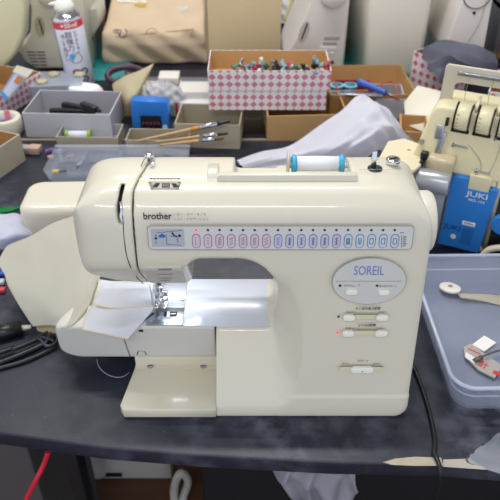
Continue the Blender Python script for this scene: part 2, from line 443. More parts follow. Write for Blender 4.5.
# free arm
def arm(x, y, z):
    sil = rb2(x, z, -23.2, -3.95, 2.7, 8.5, (3.2, 0.05, .05, 1.6))
    pl = rb2(x, y, -23.2, -3.9, 57.0, 66, (2.0, .1, .1, 4.2))
    fr = np.maximum(57.15 + (8.5 - z) * .16 - y, (-(x + 23.2) + (y - 57) * .5) * .85)
    return rmax(rmax(sil, pl, .5), fr, .25)
b = B(); b.net(arm, (-24, 56, 2), (-3.5, 67, 9), .25); part('free_arm', b, mat('shaded_cream_plastic', '#c9c7c0', .3, var=.01), SM, True)  # cream made greyer, so the arm's shade is put into its colour
b = B(); b.tube([(-14.9, 57.2, 8.3), (-14.7, 57.6, 5.3), (-14.5, 58.0, 2.9)], .05); part('arm_seam', b, INK, SM, True)
b = B(); b.box((-12.6, 57.2, 7.9), (.5, .12, .28), mi=0); part('arm_hole', b, DARK, SM, True)
b = B(); b.tube([(-13.6, 57.85, 3.4), (-13.3, 57.9, 4.0), (-12.7, 57.9, 3.9), (-12.5, 57.9, 3.3)], .05)
part('arm_notch', b, DARK, SM, True)
# smooth white bed cover and needle plate
BED = mat('white_bed_plastic', '#c6cad6', .2, var=0, coat=.2)
b = B(); b.box((-2.05, 61.6, 8.52), (11.2, 8.7, .14), .05); part('bed_cover', b, BED, SM, True, label='smooth white bed cover right of the needle plate')
b = B(); b.box((-9.9, 58.9, 8.55), (4.25, 3.0, .12), .04)
part('needle_plate', b, STEEL, SM, True)
b = B(); b.box((-9.9, 63.1, 8.54), (4.25, 5.2, .12), .04); NP = part('slide_plate', b, mat('pale_steel', '#b4bac4', .3, metal=.5, var=.03), SM, True)
b = B(); b.box((-9.0, 59.3, 8.62), (.85, .85, .03)); b.box((-9.95, 59.25, 8.62), (.3, .8, .03)); b.box((-9.0, 59.3, 8.66), (.6, .12, .04), mi=1); part('feed_opening', b, [DARK, STEEL], SM, True)
b = B(); b.cyl((-8.3, 62.0, 8.6), (-8.3, 62.0, 8.78), .36); b.box((-8.3, 62.0, 8.79), (.5, .08, .03), mi=1); part('plate_screw', b, [CHROME, DARK], SM, True)
b = B(); b.box((-10.4, 61.6, 8.63), (.9, .35, .06), .03); b.box((-11.9, 58.9, 8.63), (.5, 1.6, .06), .03, rot=(0, 0, -40)); part('plate_latch', b, mat('gunmetal', '#50545c', .35, metal=.8, var=0), SM, True)
b = B()
for i in range(6): b.box((-9.9 + (i % 2) * .0, 60.5 + .3 * i, 8.61), (1.1, .03, .01))
for x in (-10.5, -9.9, -9.3): b.box((x, 61.3, 8.61), (.03, 1.7, .01))
part('plate_markings', b, mat('grey_mark', '#8d94a2', .5, var=0), SM, True)

# base foot
BASE = mat('ivory_base_plastic', '#dbd5c0', .25, var=.02, coat=.2)
b = B()
b.prism([(-14.9, 51.7), (-14.4, 51.0), (-3.9, 51.0), (-3.9, 57.3), (-14.1, 57.3)], 'XY', .05, 1.5, bevel=.22)
b.prism([(-14.1, 57.2), (-3.9, 57.2), (-3.9, 66), (-13.9, 66)], 'XY', .15, 1.2, bevel=.1)
b.box((-9, 60.7, 2.0), (10, 5, 1.6))
part('base_plate', b, BASE, SM, True)
for i, (x, y) in enumerate(((-12.2, 58.1), (-5.7, 58.1))):
    b = B(); b.cyl((x, y, 1.15), (x, y, 1.3), .42); b.box((x, y, 1.32), (.6, .1, .03), rot=(0, 0, 30), mi=1); part('base_screw', b, [STEEL, DARK], SM, True)
for x, y in ((-2, 53), (16.5, 53), (16.5, 64), (-2, 64)):
    b = B(); b.cyl((x, y, 0), (x, y, .7), .8); part('rubber_foot', b, DARK, SM, True)

# hand wheel
b = B(); wc = (17.3, 59.6, 21.5)
b.lathe([(2.9, 0), (3.2, .25), (3.3, .7), (3.3, 1.5), (3.1, 1.85), (2.6, 2.0), (.1, 2.1)], wc, (1, 0, 0), 48)
part('handwheel', b, CREAM2, SM, True)

# front panel strip
def FF(x, z, n=0): return (x, FY + FS * z - n, z)
def front_plate(poly, n0, n1, bevel=0):
    bb = B(); bb.prism(poly, 'XZ', -n1, -n0, bevel=bevel)
    for v in bb.bm.verts: v.co.y += FY + FS * v.co.z
    return bb
def rpoly(x0, x1, z0, z1, r, n=6):
    out = []
    for cx, cz, a0 in ((x0 + r, z0 + r, 180), (x1 - r, z0 + r, 270), (x1 - r, z1 - r, 0), (x0 + r, z1 - r, 90)):
        for k in range(n + 1):
            a = R(a0 + 90 * k / n); out.append((cx + r * math.cos(a), cz + r * math.sin(a)))
    return out
TF = Matrix(((1, 0, 0, 0), (0, 0, 1, 0), (0, 1, 0, 0), (0, 0, 0, 1)))   # text stands upright facing the camera
def ftext(bb, s_, px, py, size, mi=0, width=None, n=.02, align='CENTER', bold=0):
    x, z = FP(px, py)
    T = Matrix.Translation(FF(x, z, n)) @ Euler((R(90) - math.atan(FS), 0, 0)).to_matrix().to_4x4()
    bb.text(s_, size, T, mi, .006, align, width, bold)
x0, z1 = FP(147.5, 226.3); x1, z0 = FP(411, 249)
PANEL = part('stitch_panel', front_plate(rpoly(x0, x1, z0, z1, .35), -.05, .035), mat('pale_grey_panel', '#cdcecb', .35, var=0), SM, True)
part('panel_rim', front_plate(rpoly(x0 - .07, x1 + .07, z0 - .07, z1 + .07, .4), -.05, .02), mat('panel_shadow_line', '#8e8c84', .5, var=0), SM, True)
dx0, dz0 = FP(152, 246.5); dx1, dz1 = FP(184, 228.5)
DG = part('threading_diagram', front_plate(rpoly(dx0, dx1, dz0, dz1, .1), 0, .05), mat('grey_diagram', '#aeb2bb', .4, var=0), SM, True)
bb = B()
def fl(px0, py0, px1, py1, r=.035, mi=0):
    a = FP(px0, py0); c = FP(px1, py1); bb.tube([FF(a[0], a[1], .06), FF(c[0], c[1], .06)], r, 5, mi, sub=1)
for q in ((157, 232, 162, 232), (162, 232, 172, 231), (172, 231, 182, 230), (166, 234, 167, 244), (167, 244, 181, 245), (170, 236, 174, 236), (177, 237, 178, 242), (156, 240, 156, 244)): fl(*q)
for px, py, r in ((156, 238, .14), (179.5, 235.5, .16), (156, 235, .07)):
    a = FP(px, py); bb.cyl(FF(a[0], a[1], .05), FF(a[0], a[1], .07), r, n=12, mi=1)
fl(172, 232, 174, 235, .08, 1); fl(174, 235, 177, 236.5, .08, 1)
for px, py, r in ((160, 236, .15), (162, 234.8, .17), (164, 236, .15), (162, 236.3, .14)):
    a = FP(px, py); bb.cyl(FF(a[0], a[1], .05), FF(a[0], a[1], .07), r, n=12, mi=2)
bb_ = bb; part('diagram_lines', bb_, [mat('line_grey', '#6b6f7c', .5, var=0), DINK, mat('blue_ink', '#2f6fc0', .5, var=0)], DG, True)
# eighteen pattern buttons
PINKB = mat('pink_outline', '#a06a86', .5, var=0); BLUEB = mat('blue_outline', '#5f7fa8', .5, var=0); VIOB = mat('violet_outline', '#74749c', .5, var=0)
PINKF = mat('pink_field', '#cdbfcb', .4, var=0); BLUEF = mat('blue_field', '#bccfdc', .4, var=0); VIOF = mat('violet_field', '#bcc0d8', .4, var=0)
REDLED = mat('red_led', '#ff2448', .4, var=0, emit=1.2); BLKLED = mat('black_led', '#1b1c22', .3, var=0)
glyph = ['¦', '¦', '≷', 'M', 'W', 'H', 'H', 'M', 'I', 'T', 'S', 'X', 'B', '≡', '=', '0', '0', '0']
for i in range(18):
    px = 196.3 + i * 11.67
    x, z = FP(px, 240.8); k = 0 if i < 7 else (1 if i >= 13 else 2)
    o_, f_ = ((PINKB, PINKF), (BLUEB, BLUEF), (VIOB, VIOF))[k]
    bt = part('stitch_button', front_plate(rpoly(x - .42, x + .42, z - .78, z + .78, .42), 0, .06), o_, PANEL, True)
    ins = front_plate(rpoly(x - .34, x + .34, z - .70, z + .70, .34), 0, .085); ins.bm.faces.ensure_lookup_table()
    for f in ins.bm.faces: f.material_index = 0
    n0 = 0
    if i >= 15:
        for q in ((x - .17, z - .3, x + .17, z - .3), (x + .17, z - .3, x + .17, z + .3), (x + .17, z + .3, x - .17, z + .3), (x - .17, z + .3, x - .17, z - .3)):
            ins.tube([FF(q[0], q[1], .09), FF(q[2], q[3], .09)], .035, 5, 1, sub=1)
    elif i == 13 or i == 14:
        for dx in (-.14, 0, .14):
            ins.tube([FF(x + dx, z - .35, .09), FF(x + dx, z + .35, .09)], .045 if i == 13 else .03, 5, 1, sub=1)
    elif i < 2:
        for dx in ((0,) if i else (-.06,)):
            for j in range(4): ins.tube([FF(x + dx, z - .42 + j * .24, .09), FF(x + dx, z - .3 + j * .24, .09)], .035, 5, 1, sub=1)
    else:
        a = .17; n = 5 + (i % 3) * 2; pts = [FF(x + (a if j % 2 else -a), z - .4 + .8 * j / n, .09) for j in range(n + 1)]
        ins.tube(pts, .035, 5, 1, sub=1)
        if i > 7: ins.tube([FF(x, z - .4, .09), FF(x, z + .4, .09)], .04, 5, 1, sub=1)
    part('button_field', ins, [f_, mat('stitch_ink', '#6e5a78', .5, var=0)], bt, True)
    lx, lz = FP(px, 229.8); b = B(); b.cyl(FF(lx, lz, 0), FF(lx, lz, .07), .12, n=14); part('indicator_light', b, REDLED if i == 0 else BLKLED, PANEL, True, label='lit red indicator' if i == 0 else None)
bb = B(); ftext(bb, 'ーー\nーー', 405, 240, .35, 0, .5); fl(400, 232.5, 404, 232.5, .03); fl(401.5, 235, 401.5, 247, .025)
for k in range(9): fl(402.5 + (k % 2), 236 + k * 1.2, 406.5 - (k % 3) * .7, 236 + k * 1.2, .028)
part('panel_lettering', bb, INK, PANEL, True)
# lettering above the strip
bb = B(); ftext(bb, 'brother', 157.3, 216.2, 1.02, 0, FP(172, 217)[0] - FP(143.5, 217)[0], bold=.02)
part('maker_lettering', bb, DINK, SM, True)
bb = B(); ftext(bb, 'ハロー・ヌイ・キノウ', 190, 214.4, .34, 0, 3.1); ftext(bb, 'ヒカリ・ナビゲーション', 191, 219, .32, 0, 3.3)
part('model_lettering', bb, INK, SM, True)
# oval badge
ox, oz = FP(369.2, 281.3); rx = (FP(405.5, 281)[0] - FP(332.5, 281)[0]) / 2; rz = (FP(369, 257)[1] - FP(369, 302.5)[1]) / 2
el = lambda k: [(ox + rx * k * math.cos(a * math.pi / 24), oz + rz * k * math.sin(a * math.pi / 24)) for a in range(48)]
part('badge_rim', front_plate(el(1.02), -.05, .03), mat('badge_edge', '#9c9f9d', .5, var=0), SM, True)
BADGE = part('oval_badge', front_plate(el(1), -.05, .06), mat('silver_badge', '#cacbc6', .35, var=.02), SM, True)
bb = B(); ftext(bb, 'SOREIL', 368.8, 270.6, 1.5, 0, FP(384, 270)[0] - FP(354, 270)[0], .08)
part('badge_lettering', bb, mat('violet_blue_ink', '#6b70c4', .5, var=0), BADGE, True)
bb = B(); fl(336, 280.8, 401, 280.8, .025)
for k, px in enumerate((340, 377)):
    a = FP(px, 285.2); bb.cyl(FF(a[0], a[1], .06), FF(a[0], a[1], .09), .15, n=14, mi=1)
ftext(bb, 'はりの上・下', 352, 285.3, .3, 0, 1.6, .08); ftext(bb, 'ぬい方スタート', 388, 285.8, .3, 0, 1.8, .08)
part('badge_lines', bb, [INK, DINK], BADGE, True)
def pill(px, py, wpx, hpx, n1=.22, name='push_button', m=WHITEBTN, par=None, lab=None, r=.95):
    a = FP(px - wpx / 2, py + hpx / 2); c = FP(px + wpx / 2, py - hpx / 2); rr = min(c[0] - a[0], c[1] - a[1]) / 2 * r
    return part(name, front_plate(rpoly(a[0], c[0], a[1], c[1], rr), -.1, n1, bevel=.12 if n1 > .15 else 0), m, par or SM, True, label=lab)
pill(351.5, 291.2, 12.5, 5.4, .32, par=BADGE); pill(383.7, 291.5, 12.5, 5.4, .32, par=BADGE)
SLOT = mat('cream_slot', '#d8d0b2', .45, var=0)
def slider(px, py, w, lefts, led, lab1, lab2):
    s1 = pill(px, py, w, 4.6, .02, 'slot', SLOT, r=.3)
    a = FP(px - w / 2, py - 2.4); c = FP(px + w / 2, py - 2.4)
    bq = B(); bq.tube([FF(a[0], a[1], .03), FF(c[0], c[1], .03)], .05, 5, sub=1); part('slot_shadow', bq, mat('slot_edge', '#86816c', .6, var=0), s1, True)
    for (lx, lw) in lefts: pill(lx, py, lw, 5.6, .35)
    if led:
        q = FP(led[0], led[1]); bq = B(); bq.cyl(FF(q[0], q[1], 0), FF(q[0], q[1], .06), .12, n=14); part('indicator_light', bq, led[2], SM, True)
    bq_ = B()
    ftext(bq_, lab1[2], lab1[0], lab1[1], .36, 0, lab1[3], bold=.008)
    for t_ in lab2: ftext(bq_, t_[2], t_[0], t_[1], .26, 0, t_[3])
    part('control_lettering', bq_, INK, SM, True)
slider(365.3, 316.7, 40, ((349, 12.5), (382, 13)), (338.5, 316.5, BLKLED), (368, 308.6, 'ぬい目の長さ調節', 2.6), ((351, 311.7, 'みじかい', 1.0), (383, 312, 'ながい', .95)))
slider(364.5, 332.5, 40, ((348.3, 12.5), (381, 13)), (337.5, 332.5, REDLED), (367, 325.3, 'ふりはば調節', 1.9), ((350, 328, 'せまい', 1.0), (381, 328.2, 'ひろい', .95)))
slider(361.5, 368.8, 43, ((362, 23.5),), None, (363, 361, 'スピード', 1.2), ((346, 363.3, 'おそい', .8), (377, 363.5, 'はやい', .8)))
b = B(); a = FP(362, 369.3); b.cyl(FF(a[0], a[1], .3), FF(a[0], a[1], .38), .07, n=10); part('slider_dot', b, DINK, SM, True)
# ---- top of the big machine
def ztop(x, y): return 27.85
# lid bar in front of the spool trough
b = B()
x0, y0 = P(217.5, 180.5, 26.9)
b.prism([(x0, 26.6), (x0, 27.9), (x0 + .25, 28.15), (10.45, 28.15), (10.65, 28.0), (10.7, 27.2), (10.5, 26.6)], 'XZ', 57.75, 58.5, bevel=.12)
part('spool_cover', b, CREAM2, SM, True)
b = B(); b.prism([(57.7, 27.0), (58.4, 28.1), (60.6, 27.9), (60.6, 26.6), (57.7, 26.6)], 'YZ', x0 - 1.9 + .9, x0 + .12, bevel=.12)
part('cover_hinge', b, CREAM2, SM, True)
b = B(); b.cyl((3.9, 61.3, 27.3), (10.1, 61.3, 27.3), .28); part('spool_pin', b, WHITEBTN, SM, True)
b = B(); b.prism([(60.3, 25.2), (60.3, 28.3), (60.9, 28.9), (62.1, 28.6), (62.4, 25.2)], 'YZ', 3.8, 4.05, bevel=.08); part('spool_bracket', b, mat('putty_plastic', '#c9c2ae', .4, var=0), SM, True)
# the spool of thread
SPW = mat('white_thread', '#eceef6', .7, var=.02, scale=300, bump=.3, bscale=900)
SPB = mat('sky_blue_plastic', '#3fa9d2', .35, var=0)
sp = thing('thread_spool', 'white thread on a blue flanged spool lying on top of the big cream machine', 'thread spool', (7.0, 61.3, 27.5))
b = B(); b.lathe([(.55, -2.2), (.78, -2.15), (.8, 0), (.78, 2.15), (.55, 2.2)], (0, 0, 0), (1, 0, 0), 32); part('thread', b, SPW, sp)
for sx in (-1, 1):
    b = B(); b.lathe([(.3, 0), (.88, 0), (.93, .1), (.93, .38), (.85, .5), (.3, .5)], (sx * 2.2, 0, 0), (sx, 0, 0), 32); part('flange', b, SPB, sp)
# bobbin winder and screw
p = P(375, 168, 27.7)
b = B(); b.lathe([(.1, 0), (.75, 0), (.75, .12), (.3, .2)], (p[0], p[1], 27.6), (0, 0, 1), 32); part('winder_base', b, mat('gunmetal', '#50545c', .35, metal=.8, var=0), SM, True)
b = B(); b.lathe([(.28, 0), (.28, .9), (.34, 1.0), (.34, 1.15), (.24, 1.3), (.24, 1.9), (.1, 2.0)], (p[0] - .2, p[1], 27.7), (0, 0, 1), 20); part('bobbin_winder_pin', b, CHROME, SM, True)
p = P(393, 164, 27.6)
b = B(); b.lathe([(.5, 0), (.55, .3), (.72, .45), (.75, .8), (.7, .92), (.2, .95)], (p[0], p[1] + .2, 27.2), (0, 0, 1), 28); b.box((p[0], p[1] + .2, 28.18), (1.0, .12, .06), rot=(0, 0, 25), mi=1); part('winder_stop', b, [CHROME, DARK], SM, True)
b = B(); pa = P(359, 172, 27.6); pb = P(404, 172.5, 27.5); b.tube([(pa[0], pa[1], 27.88), (pb[0] - .6, pb[1], 27.88)], .02, 5, sub=1); part('lid_seam', b, mat('soft_seam', '#a9a592', .6, var=0), SM, True)
# thread guide
p = P(149.5, 160, 27.8)
b = B(); b.lathe([(.3, 0), (.3, .35), (.45, .45), (.48, .65), (.35, .8), (.05, .82)], (p[0], p[1], 27.75), (0, 0, 1), 24)
b.tube([(p[0] + .25, p[1] - .1, 28.1), (p[0] + .55, p[1] - .7, 28.15), (p[0] + .5, p[1] - 1.2, 28.0), (p[0] + .3, p[1] - 1.3, 27.7)], .1)
b.tube([(p[0] - .3, p[1] + .2, 28.0), (p[0] - .5, p[1] - .5, 28.05), (p[0] - .7, p[1] - 1.4, 27.8)], .06)
part('thread_guide', b, CHROME, SM, True)
# surface height of the machine's rounded top, found from the shape itself
def skin(px, py):
    r = _ray(px, py); lo, hi = 40., 75.
    ts = np.linspace(50, 100, 2001); X, Y, Z = r[0] * ts, r[1] * ts, CAMH + r[2] * ts
    v = body(X, Y, Z); i = int(np.argmax(v < 0)); return Vector((X[i], Y[i], Z[i]))
def on_skin(name, quad, off, m, par=SM, n=8, thick=.12, lab=None):
    """a plate lying on the curved shell, between four measured corners"""
    c = [skin(*q) for q in quad]; G = np.zeros((n, n, 3))
    for i in range(n):
        for j in range(n):
            u, v = i / (n - 1), j / (n - 1)
            px = (quad[0][0] * (1 - u) + quad[1][0] * u) * (1 - v) + (quad[3][0] * (1 - u) + quad[2][0] * u) * v
            py = (quad[0][1] * (1 - u) + quad[1][1] * u) * (1 - v) + (quad[3][1] * (1 - u) + quad[2][1] * u) * v
            q = skin(px, py); G[i, j] = q
    nr = Vector(np.cross(G[-1, 0] - G[0, 0], G[0, -1] - G[0, 0])).normalized()
    if nr.y > 0: nr = -nr
    G = G + np.array(nr) * off
    bb = B(); bb.grid(G); bmesh.ops.solidify(bb.bm, geom=bb.bm.faces[:], thickness=thick); bmesh.ops.recalc_face_normals(bb.bm, faces=bb.bm.faces[:])
    return part(name, bb, m, par, True, label=lab), nr
W_, nr = on_skin('tension_window', ((148.5, 182), (181, 182), (179, 189.5), (151, 189.5)), .05, mat('window_white', '#e6e3d6', .3, var=0))
on_skin('tension_mark', ((162, 183.6), (170, 183.6), (170, 188), (162, 188)), .1, mat('grey_red', '#9a8d92', .5, var=0), W_)
for q in (((152, 187.5), (156, 183.7), (160, 183.5), (157.5, 188)), ((171.5, 183.6), (176, 184.2), (179, 187.6), (174, 188))):
    on_skin('tension_mark', q, .1, DINK, W_)
for i in range(9): on_skin('printed_mark', ((150 + 3.4 * i, 178.3), (152.3 + 3.4 * i, 178.3), (152.3 + 3.4 * i, 179.2), (150 + 3.4 * i, 179.2)), .03, INK, SM, 2, .03)
for i in range(3): on_skin('printed_mark', ((362 + 5 * i, 158.5), (365 + 5 * i, 158.5), (365 + 5 * i, 159.3), (362 + 5 * i, 159.3)), .03, INK, SM, 2, .03)
# needle housing
b = B(); b.tube([skin(*q) for q in ((121.6, 206), (123, 222), (124.3, 240), (127, 257), (131, 268), (136.5, 277), (143, 283))], .05, 6); part('cover_line', b, DARK, SM, True)
GREYP = mat('warm_grey_plastic', '#ccc8be', .6, var=0)
b = B(); b.net(lambda x, y, z: np.maximum(np.maximum(body(x, y, z) - .08, -(body(x, y, z) + .25)), np.maximum(rb2(x, z, -11.0, -6.95, 14.6, 19.7, .4), y - 58.3)), (-11.6, 52, 14), (-6.4, 59, 20.2), .2)
H_ = part('needle_guard', b, GREYP, SM, True)
for i, (a, c, y) in enumerate(((158, 172, 268), (158, 171, 268.9), (157, 173, 273), (158, 172, 277), (160, 170, 279.5))):
    on_skin('guard_line', ((a, y), (c, y), (c, y + .5), (a, y + .5)), .1, mat('line_dark', '#6f6d70', .5, var=0), H_, 3, .03)
# needle, bar and presser foot
nx, ny = -10.55, 60.7
b = B(); b.cyl((nx - .15, ny + .5, 10.8), (nx - .15, ny + .5, 15.5), .28); b.box((nx - .1, ny + .2, 11.0), (.9, .8, 1.3), .12); part('presser_bar', b, CHROME, SM, True)
b = B(); b.cyl((nx + .05, ny - .5, 12.4), (nx + .05, ny - .5, 15.2), .25); b.box((nx + .05, ny - .5, 12.6), (.65, .6, .8), .1); b.cyl((nx + .35, ny - .5, 12.6), (nx + .95, ny - .6, 12.6), .2); part('needle_clamp', b, CHROME, SM, True)
b = B(); b.cyl((nx + .05, ny - .5, 12.2), (nx + .05, ny - .5, 9.0), .075, .03, 10); part('needle', b, CHROME, SM, True)
b = B(); b.prism([(ny - .9, 9.05), (ny - 1.4, 9.5), (ny - 1.3, 9.6), (ny - .8, 9.25), (ny + .3, 9.25), (ny + .5, 10.4), (ny + .8, 10.4), (ny + .8, 9.05)], 'YZ', nx - .75, nx - .2, bevel=.04)
b.prism([(ny - .9, 9.05), (ny - 1.4, 9.5), (ny - 1.3, 9.6), (ny - .8, 9.25), (ny + .3, 9.25), (ny + .5, 10.4), (ny + .8, 10.4), (ny + .8, 9.05)], 'YZ', nx + .3, nx + .75, bevel=.04)
b.box((nx, ny + .3, 9.5), (1.3, .5, .5), .08); b.box((nx, ny + .4, 10.2), (.8, .5, .9), .1)
part('presser_foot', b, CHROME, SM, True)
b = B(); b.box((nx + 1.05, ny + .2, 12.9), (.5, .35, .9), .1, rot=(0, 30, 0)); part('lamp_lever', b, DARK, SM, True)
l = bpy.data.lights.new('sewing_lamp', 'AREA'); l.shape = 'RECTANGLE'; l.size = .035; l.size_y = .02; l.energy = .045; l.color = (.82, .9, 1)
o = bpy.data.objects.new('sewing_lamp', l); COL.objects.link(o); o.location = (-.088, .612, TZ + .139); o.rotation_euler = (0, R(25), 0)
# loose cotton tail hanging under the arm
b = B(); b.tube([(*P(x, y), .06) for x, y in ((97, 360), (99, 367), (106, 374), (116, 377.5), (124, 376.5), (129, 373))], .04, 5, sub=8)
one('loose_thread', b, mat('white_thread_plain', '#b9bccb', .7, var=0), 'thin loose white thread curling on the table under the free arm', 'thread')

# ================================================================ fabrics on the machine
CLO = mat('cream_canvas', '#e4e1d3', .85, var=.03, scale=12, bump=.25, bscale=700)
WC = mat('white_cotton', '#f6f7fd', .85, var=.02, scale=12, bump=.2, bscale=700)
EDG = mat('raw_edge', '#d6c9a8', .9, var=.1, scale=200)
def hp(px, py, h): p = P(px, py, h); return (p[0], p[1], h)
rows = [
    [hp(6, 247, 6.0), hp(38, 231, 6.4), hp(66, 217, 8.1), hp(96, 210, 9.6), hp(125, 215, 9.9)],
    [hp(-2, 262, 6.4), hp(35, 250, 6.8), hp(70, 242, 9.2), hp(100, 240, 9.8), hp(122, 240, 9.9)],
    [hp(4, 274, 6.0), hp(40, 272, 7.0), hp(70, 268, 9.0), hp(90, 268, 9.6), hp(104, 270, 9.4)],
    [hp(8, 286, 5.5), hp(42, 296, 6.2), hp(66, 298, 8.2), hp(84, 296, 8.95), hp(97, 284, 8.9)],
    [hp(20, 307, 4.2), hp(42, 312, 5.0), hp(60, 316, 7.4), hp(75, 314, 8.9), hp(90, 304, 8.9)],
    [hp(33, 327, 2.5), hp(44, 326, 3.6), hp(54, 326, 5.6), hp(62, 329, 8.4), hp(74, 323, 8.8)]]
b = B(); G = bicubic(rows, 46, 46)
G[..., 2] += .12 * np.sin(G[..., 0] * .9 + G[..., 1] * .5)
b.grid(G, thick=.14)
one('cream_canvas_cloth', b, CLO, 'large stiff cream cloth draped from the free arm down to the table', 'cloth')
b = B(); rows = [[hp(36, 325, 1.2), hp(48, 324, 1.6), hp(62, 326, 2.2)], [hp(38, 331, .8), hp(48, 331, 1.0), hp(62, 332, 1.6)], [hp(50, 334, .5), hp(56, 336, .5), hp(66, 336, .8)]]
b.grid(bicubic(rows, 14, 14), thick=.12); one('fabric_scrap', b, EDG, 'small cream cloth corner curling on the table under the free arm end', 'fabric scrap')
def seamed(name, rows, lab, grp=None, n=22):
    G = bicubic(rows, n, n); root = thing(name, lab, 'fabric piece', tuple(G[0, 0]))
    b = B(); b.grid(G, thick=.22); part('fabric', b, WC, root, True)
    per = [Vector(G[i, 0]) for i in range(n)] + [Vector(G[-1, j]) for j in range(1, n)]
    b = B(); b.tube([p + Vector((0, 0, -.05)) for p in per], .085, 6, sub=1); part('raw_hem', b, EDG, root, True, label='raw beige hem edge')
    return root
z = 8.95
seamed('white_fabric_piece', [[hp(99, 279, z + .3), hp(120, 282, z), hp(150, 284, z)], [hp(97, 292, z + .3), hp(120, 294, z), hp(152, 295, z)], [hp(94, 304, z + .4), (hp(118, 308, z + .1)), hp(153, 305.5, z)]],
       'small white rectangle of fabric passing under the presser foot')
seamed('white_fabric_piece', [[hp(89, 305, z + .1), hp(104, 309, z + .15), hp(128, 308, z + .25), hp(157, 306, z + .15)],
                              [hp(87, 313, z), hp(103, 316, z + .2), hp(124, 316, z + .5), hp(151, 313, z + .3)],
                              [hp(84, 321, z - .1), hp(100, 324, z + .2), hp(120, 327, z + .6), hp(142, 323, z + .5)],
                              [hp(83, 329, z - .3), hp(97, 332, z - .3), hp(115, 336, z - .2), hp(128, 339, z - .6)]],
       'white pointed fabric flap hanging over the front edge of the free arm')
# ================================================================ clutter around the machine
def frame(L, Rr):
    (x0, y0), (x1, y1) = L, Rr; w_ = math.hypot(x1 - x0, y1 - y0)
    return ((x0 + x1) / 2, (y0 + y1) / 2), w_, math.degrees(math.atan2(y1 - y0, x1 - x0))
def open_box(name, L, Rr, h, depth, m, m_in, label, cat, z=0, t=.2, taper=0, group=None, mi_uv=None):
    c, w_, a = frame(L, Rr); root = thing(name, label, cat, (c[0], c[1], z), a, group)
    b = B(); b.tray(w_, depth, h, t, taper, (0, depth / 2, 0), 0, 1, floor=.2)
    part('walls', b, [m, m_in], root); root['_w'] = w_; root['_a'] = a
    return root
def loc_in(root, x, y, z):
    a = R(root['_a']); o = root['_org']; return (o[0] + x * math.cos(a) - y * math.sin(a), o[1] + x * math.sin(a) + y * math.cos(a), o[2] + z)
PK = diamonds('pink_diamond_card', '#e4e0dd', '#cc5f82', 1.6, .45, 1.5, .42)
PK2 = diamonds('rose_diamond_card', '#e8e3e4', '#d2436f', 1.9, .38, 1.9, .2)
CARD = mat('brown_cardboard', '#a9814f', .8, var=.08, scale=20); CARD2 = mat('light_cardboard', '#c29b68', .8, var=.08, scale=20)
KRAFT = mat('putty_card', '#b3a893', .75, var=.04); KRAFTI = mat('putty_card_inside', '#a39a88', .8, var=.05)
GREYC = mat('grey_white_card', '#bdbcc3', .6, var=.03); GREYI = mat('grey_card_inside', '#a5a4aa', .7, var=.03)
PUTTY = mat('machine_putty_plastic', '#d8d2c0', .38, var=.02, scale=8); PINKW = mat('machine_pinkish_white', '#e6dfd8', .4, var=.02, scale=8)
IVORY = mat('ivory_plastic', '#d8d2b4', .4, var=.02); BLACKP = mat('black_plastic', '#17181c', .35, var=0)
CLEARP = mat('clear_plastic', '#cfd8ea', .12, var=0, trans=.0, alpha=.22, coat=.3)
FROST = mat('frosted_plastic', '#c6cede', .3, var=0, alpha=.42); CASEM = mat('thin_frosted_plastic', '#c3cbdc', .22, var=0, alpha=.26)

# --- two pink patterned boxes, one on the other
L, Rr = P(209, 110, 5.5), P(325.5, 110, 5.5)
Rr = (Rr[0], L[1])
lo = open_box('patterned_box', L, Rr, 3.85, 11, PK, CARD, 'white box with pink diamonds, closed below the box of presser feet', 'box', z=5.5)
b = B(); b.box((0, 5.5, 3.98), (lo['_w'] + .1, 11.1, .22)); part('lid_card', b, GREYC, lo)
L2 = (P(208, 91, 9.6)[0], L[1] - .1); R2 = (P(330.5, 91, 9.6)[0], L[1] - .1)
up = open_box('patterned_box', L2, R2, 3.95, 11.4, PK, CARD2, 'open white box with pink diamonds, topmost, heaped with presser feet', 'box', z=9.62, taper=.15)
lx = D(208, 30, 149)[0]; rx = D(281, 30, 149)[0]
b = B(); b.box(((lx + rx) / 2, 149.6, 14.6), (rx - lx, .5, 28.8), .15); one('beige_board', b, mat('beige_board', '#d0bb92', .6, var=.03), 'tall plain beige board standing behind the open patterned box', 'board')
ME = [mat('small_metal', '#8e9196', .3, metal=.8, var=0), BLACKP, mat('teal_bits', '#7fa3b0', .5, var=0), mat('red_bits', '#b0455a', .5, var=0), mat('white_bits', '#d8d8d2', .5, var=0), mat('green_bits', '#5f7f6c', .5, var=0)]
def foot_mesh(k):
    b = B(); h = 1.0 + .3 * (k % 3)
    b.cyl((0, 0, 0), (0, 0, h), .42, .38, 12); b.box((0, .1, h + .3), (.9, .5, .5), .1, mi=0); b.box((.1, -.5, .25), (1.4, .9, .28), .1); b.cyl((.2, 0, h + .4), (.2, 0, h + .8), .2, n=10)
    return b
base_items = []
for k in range(34):
    col_ = ME[k % 6] if k >= 6 else ME[k % 6]
    u = -11.6 + 23.4 * ((k * 7) % 34) / 34 + 3; x = min(11.8, u) if u < 11.8 else u - 20
    x = -7.0 + (k % 17) * 1.12
    y = 1.1 + (k // 17) * 1.6 + rnd.uniform(-.3, .3); z = 2.7 + rnd.uniform(-.3, .8) + (.5 if k >= 17 else 0)
    if k < 6:
        o = one('presser_foot', foot_mesh(k), col_, 'small sewing machine presser foot heaped in the open patterned box', 'presser foot', loc_in(up, x, y, z), (rnd.uniform(-50, 50), rnd.uniform(-50, 50), rnd.uniform(0, 360)), 'presser feet in the patterned box')
        base_items.append(o)
    else: dup(base_items[k % 6], loc_in(up, x, y, z), (rnd.uniform(-60, 60), rnd.uniform(-60, 60), rnd.uniform(0, 360)))
# --- cardboard tray below them
cb = open_box('cardboard_box', P(267, 141), P(346, 139), 5.3, 11.5, CARD2, CARD, 'low brown cardboard box in front of the pink diamond boxes', 'cardboard box', t=.3)
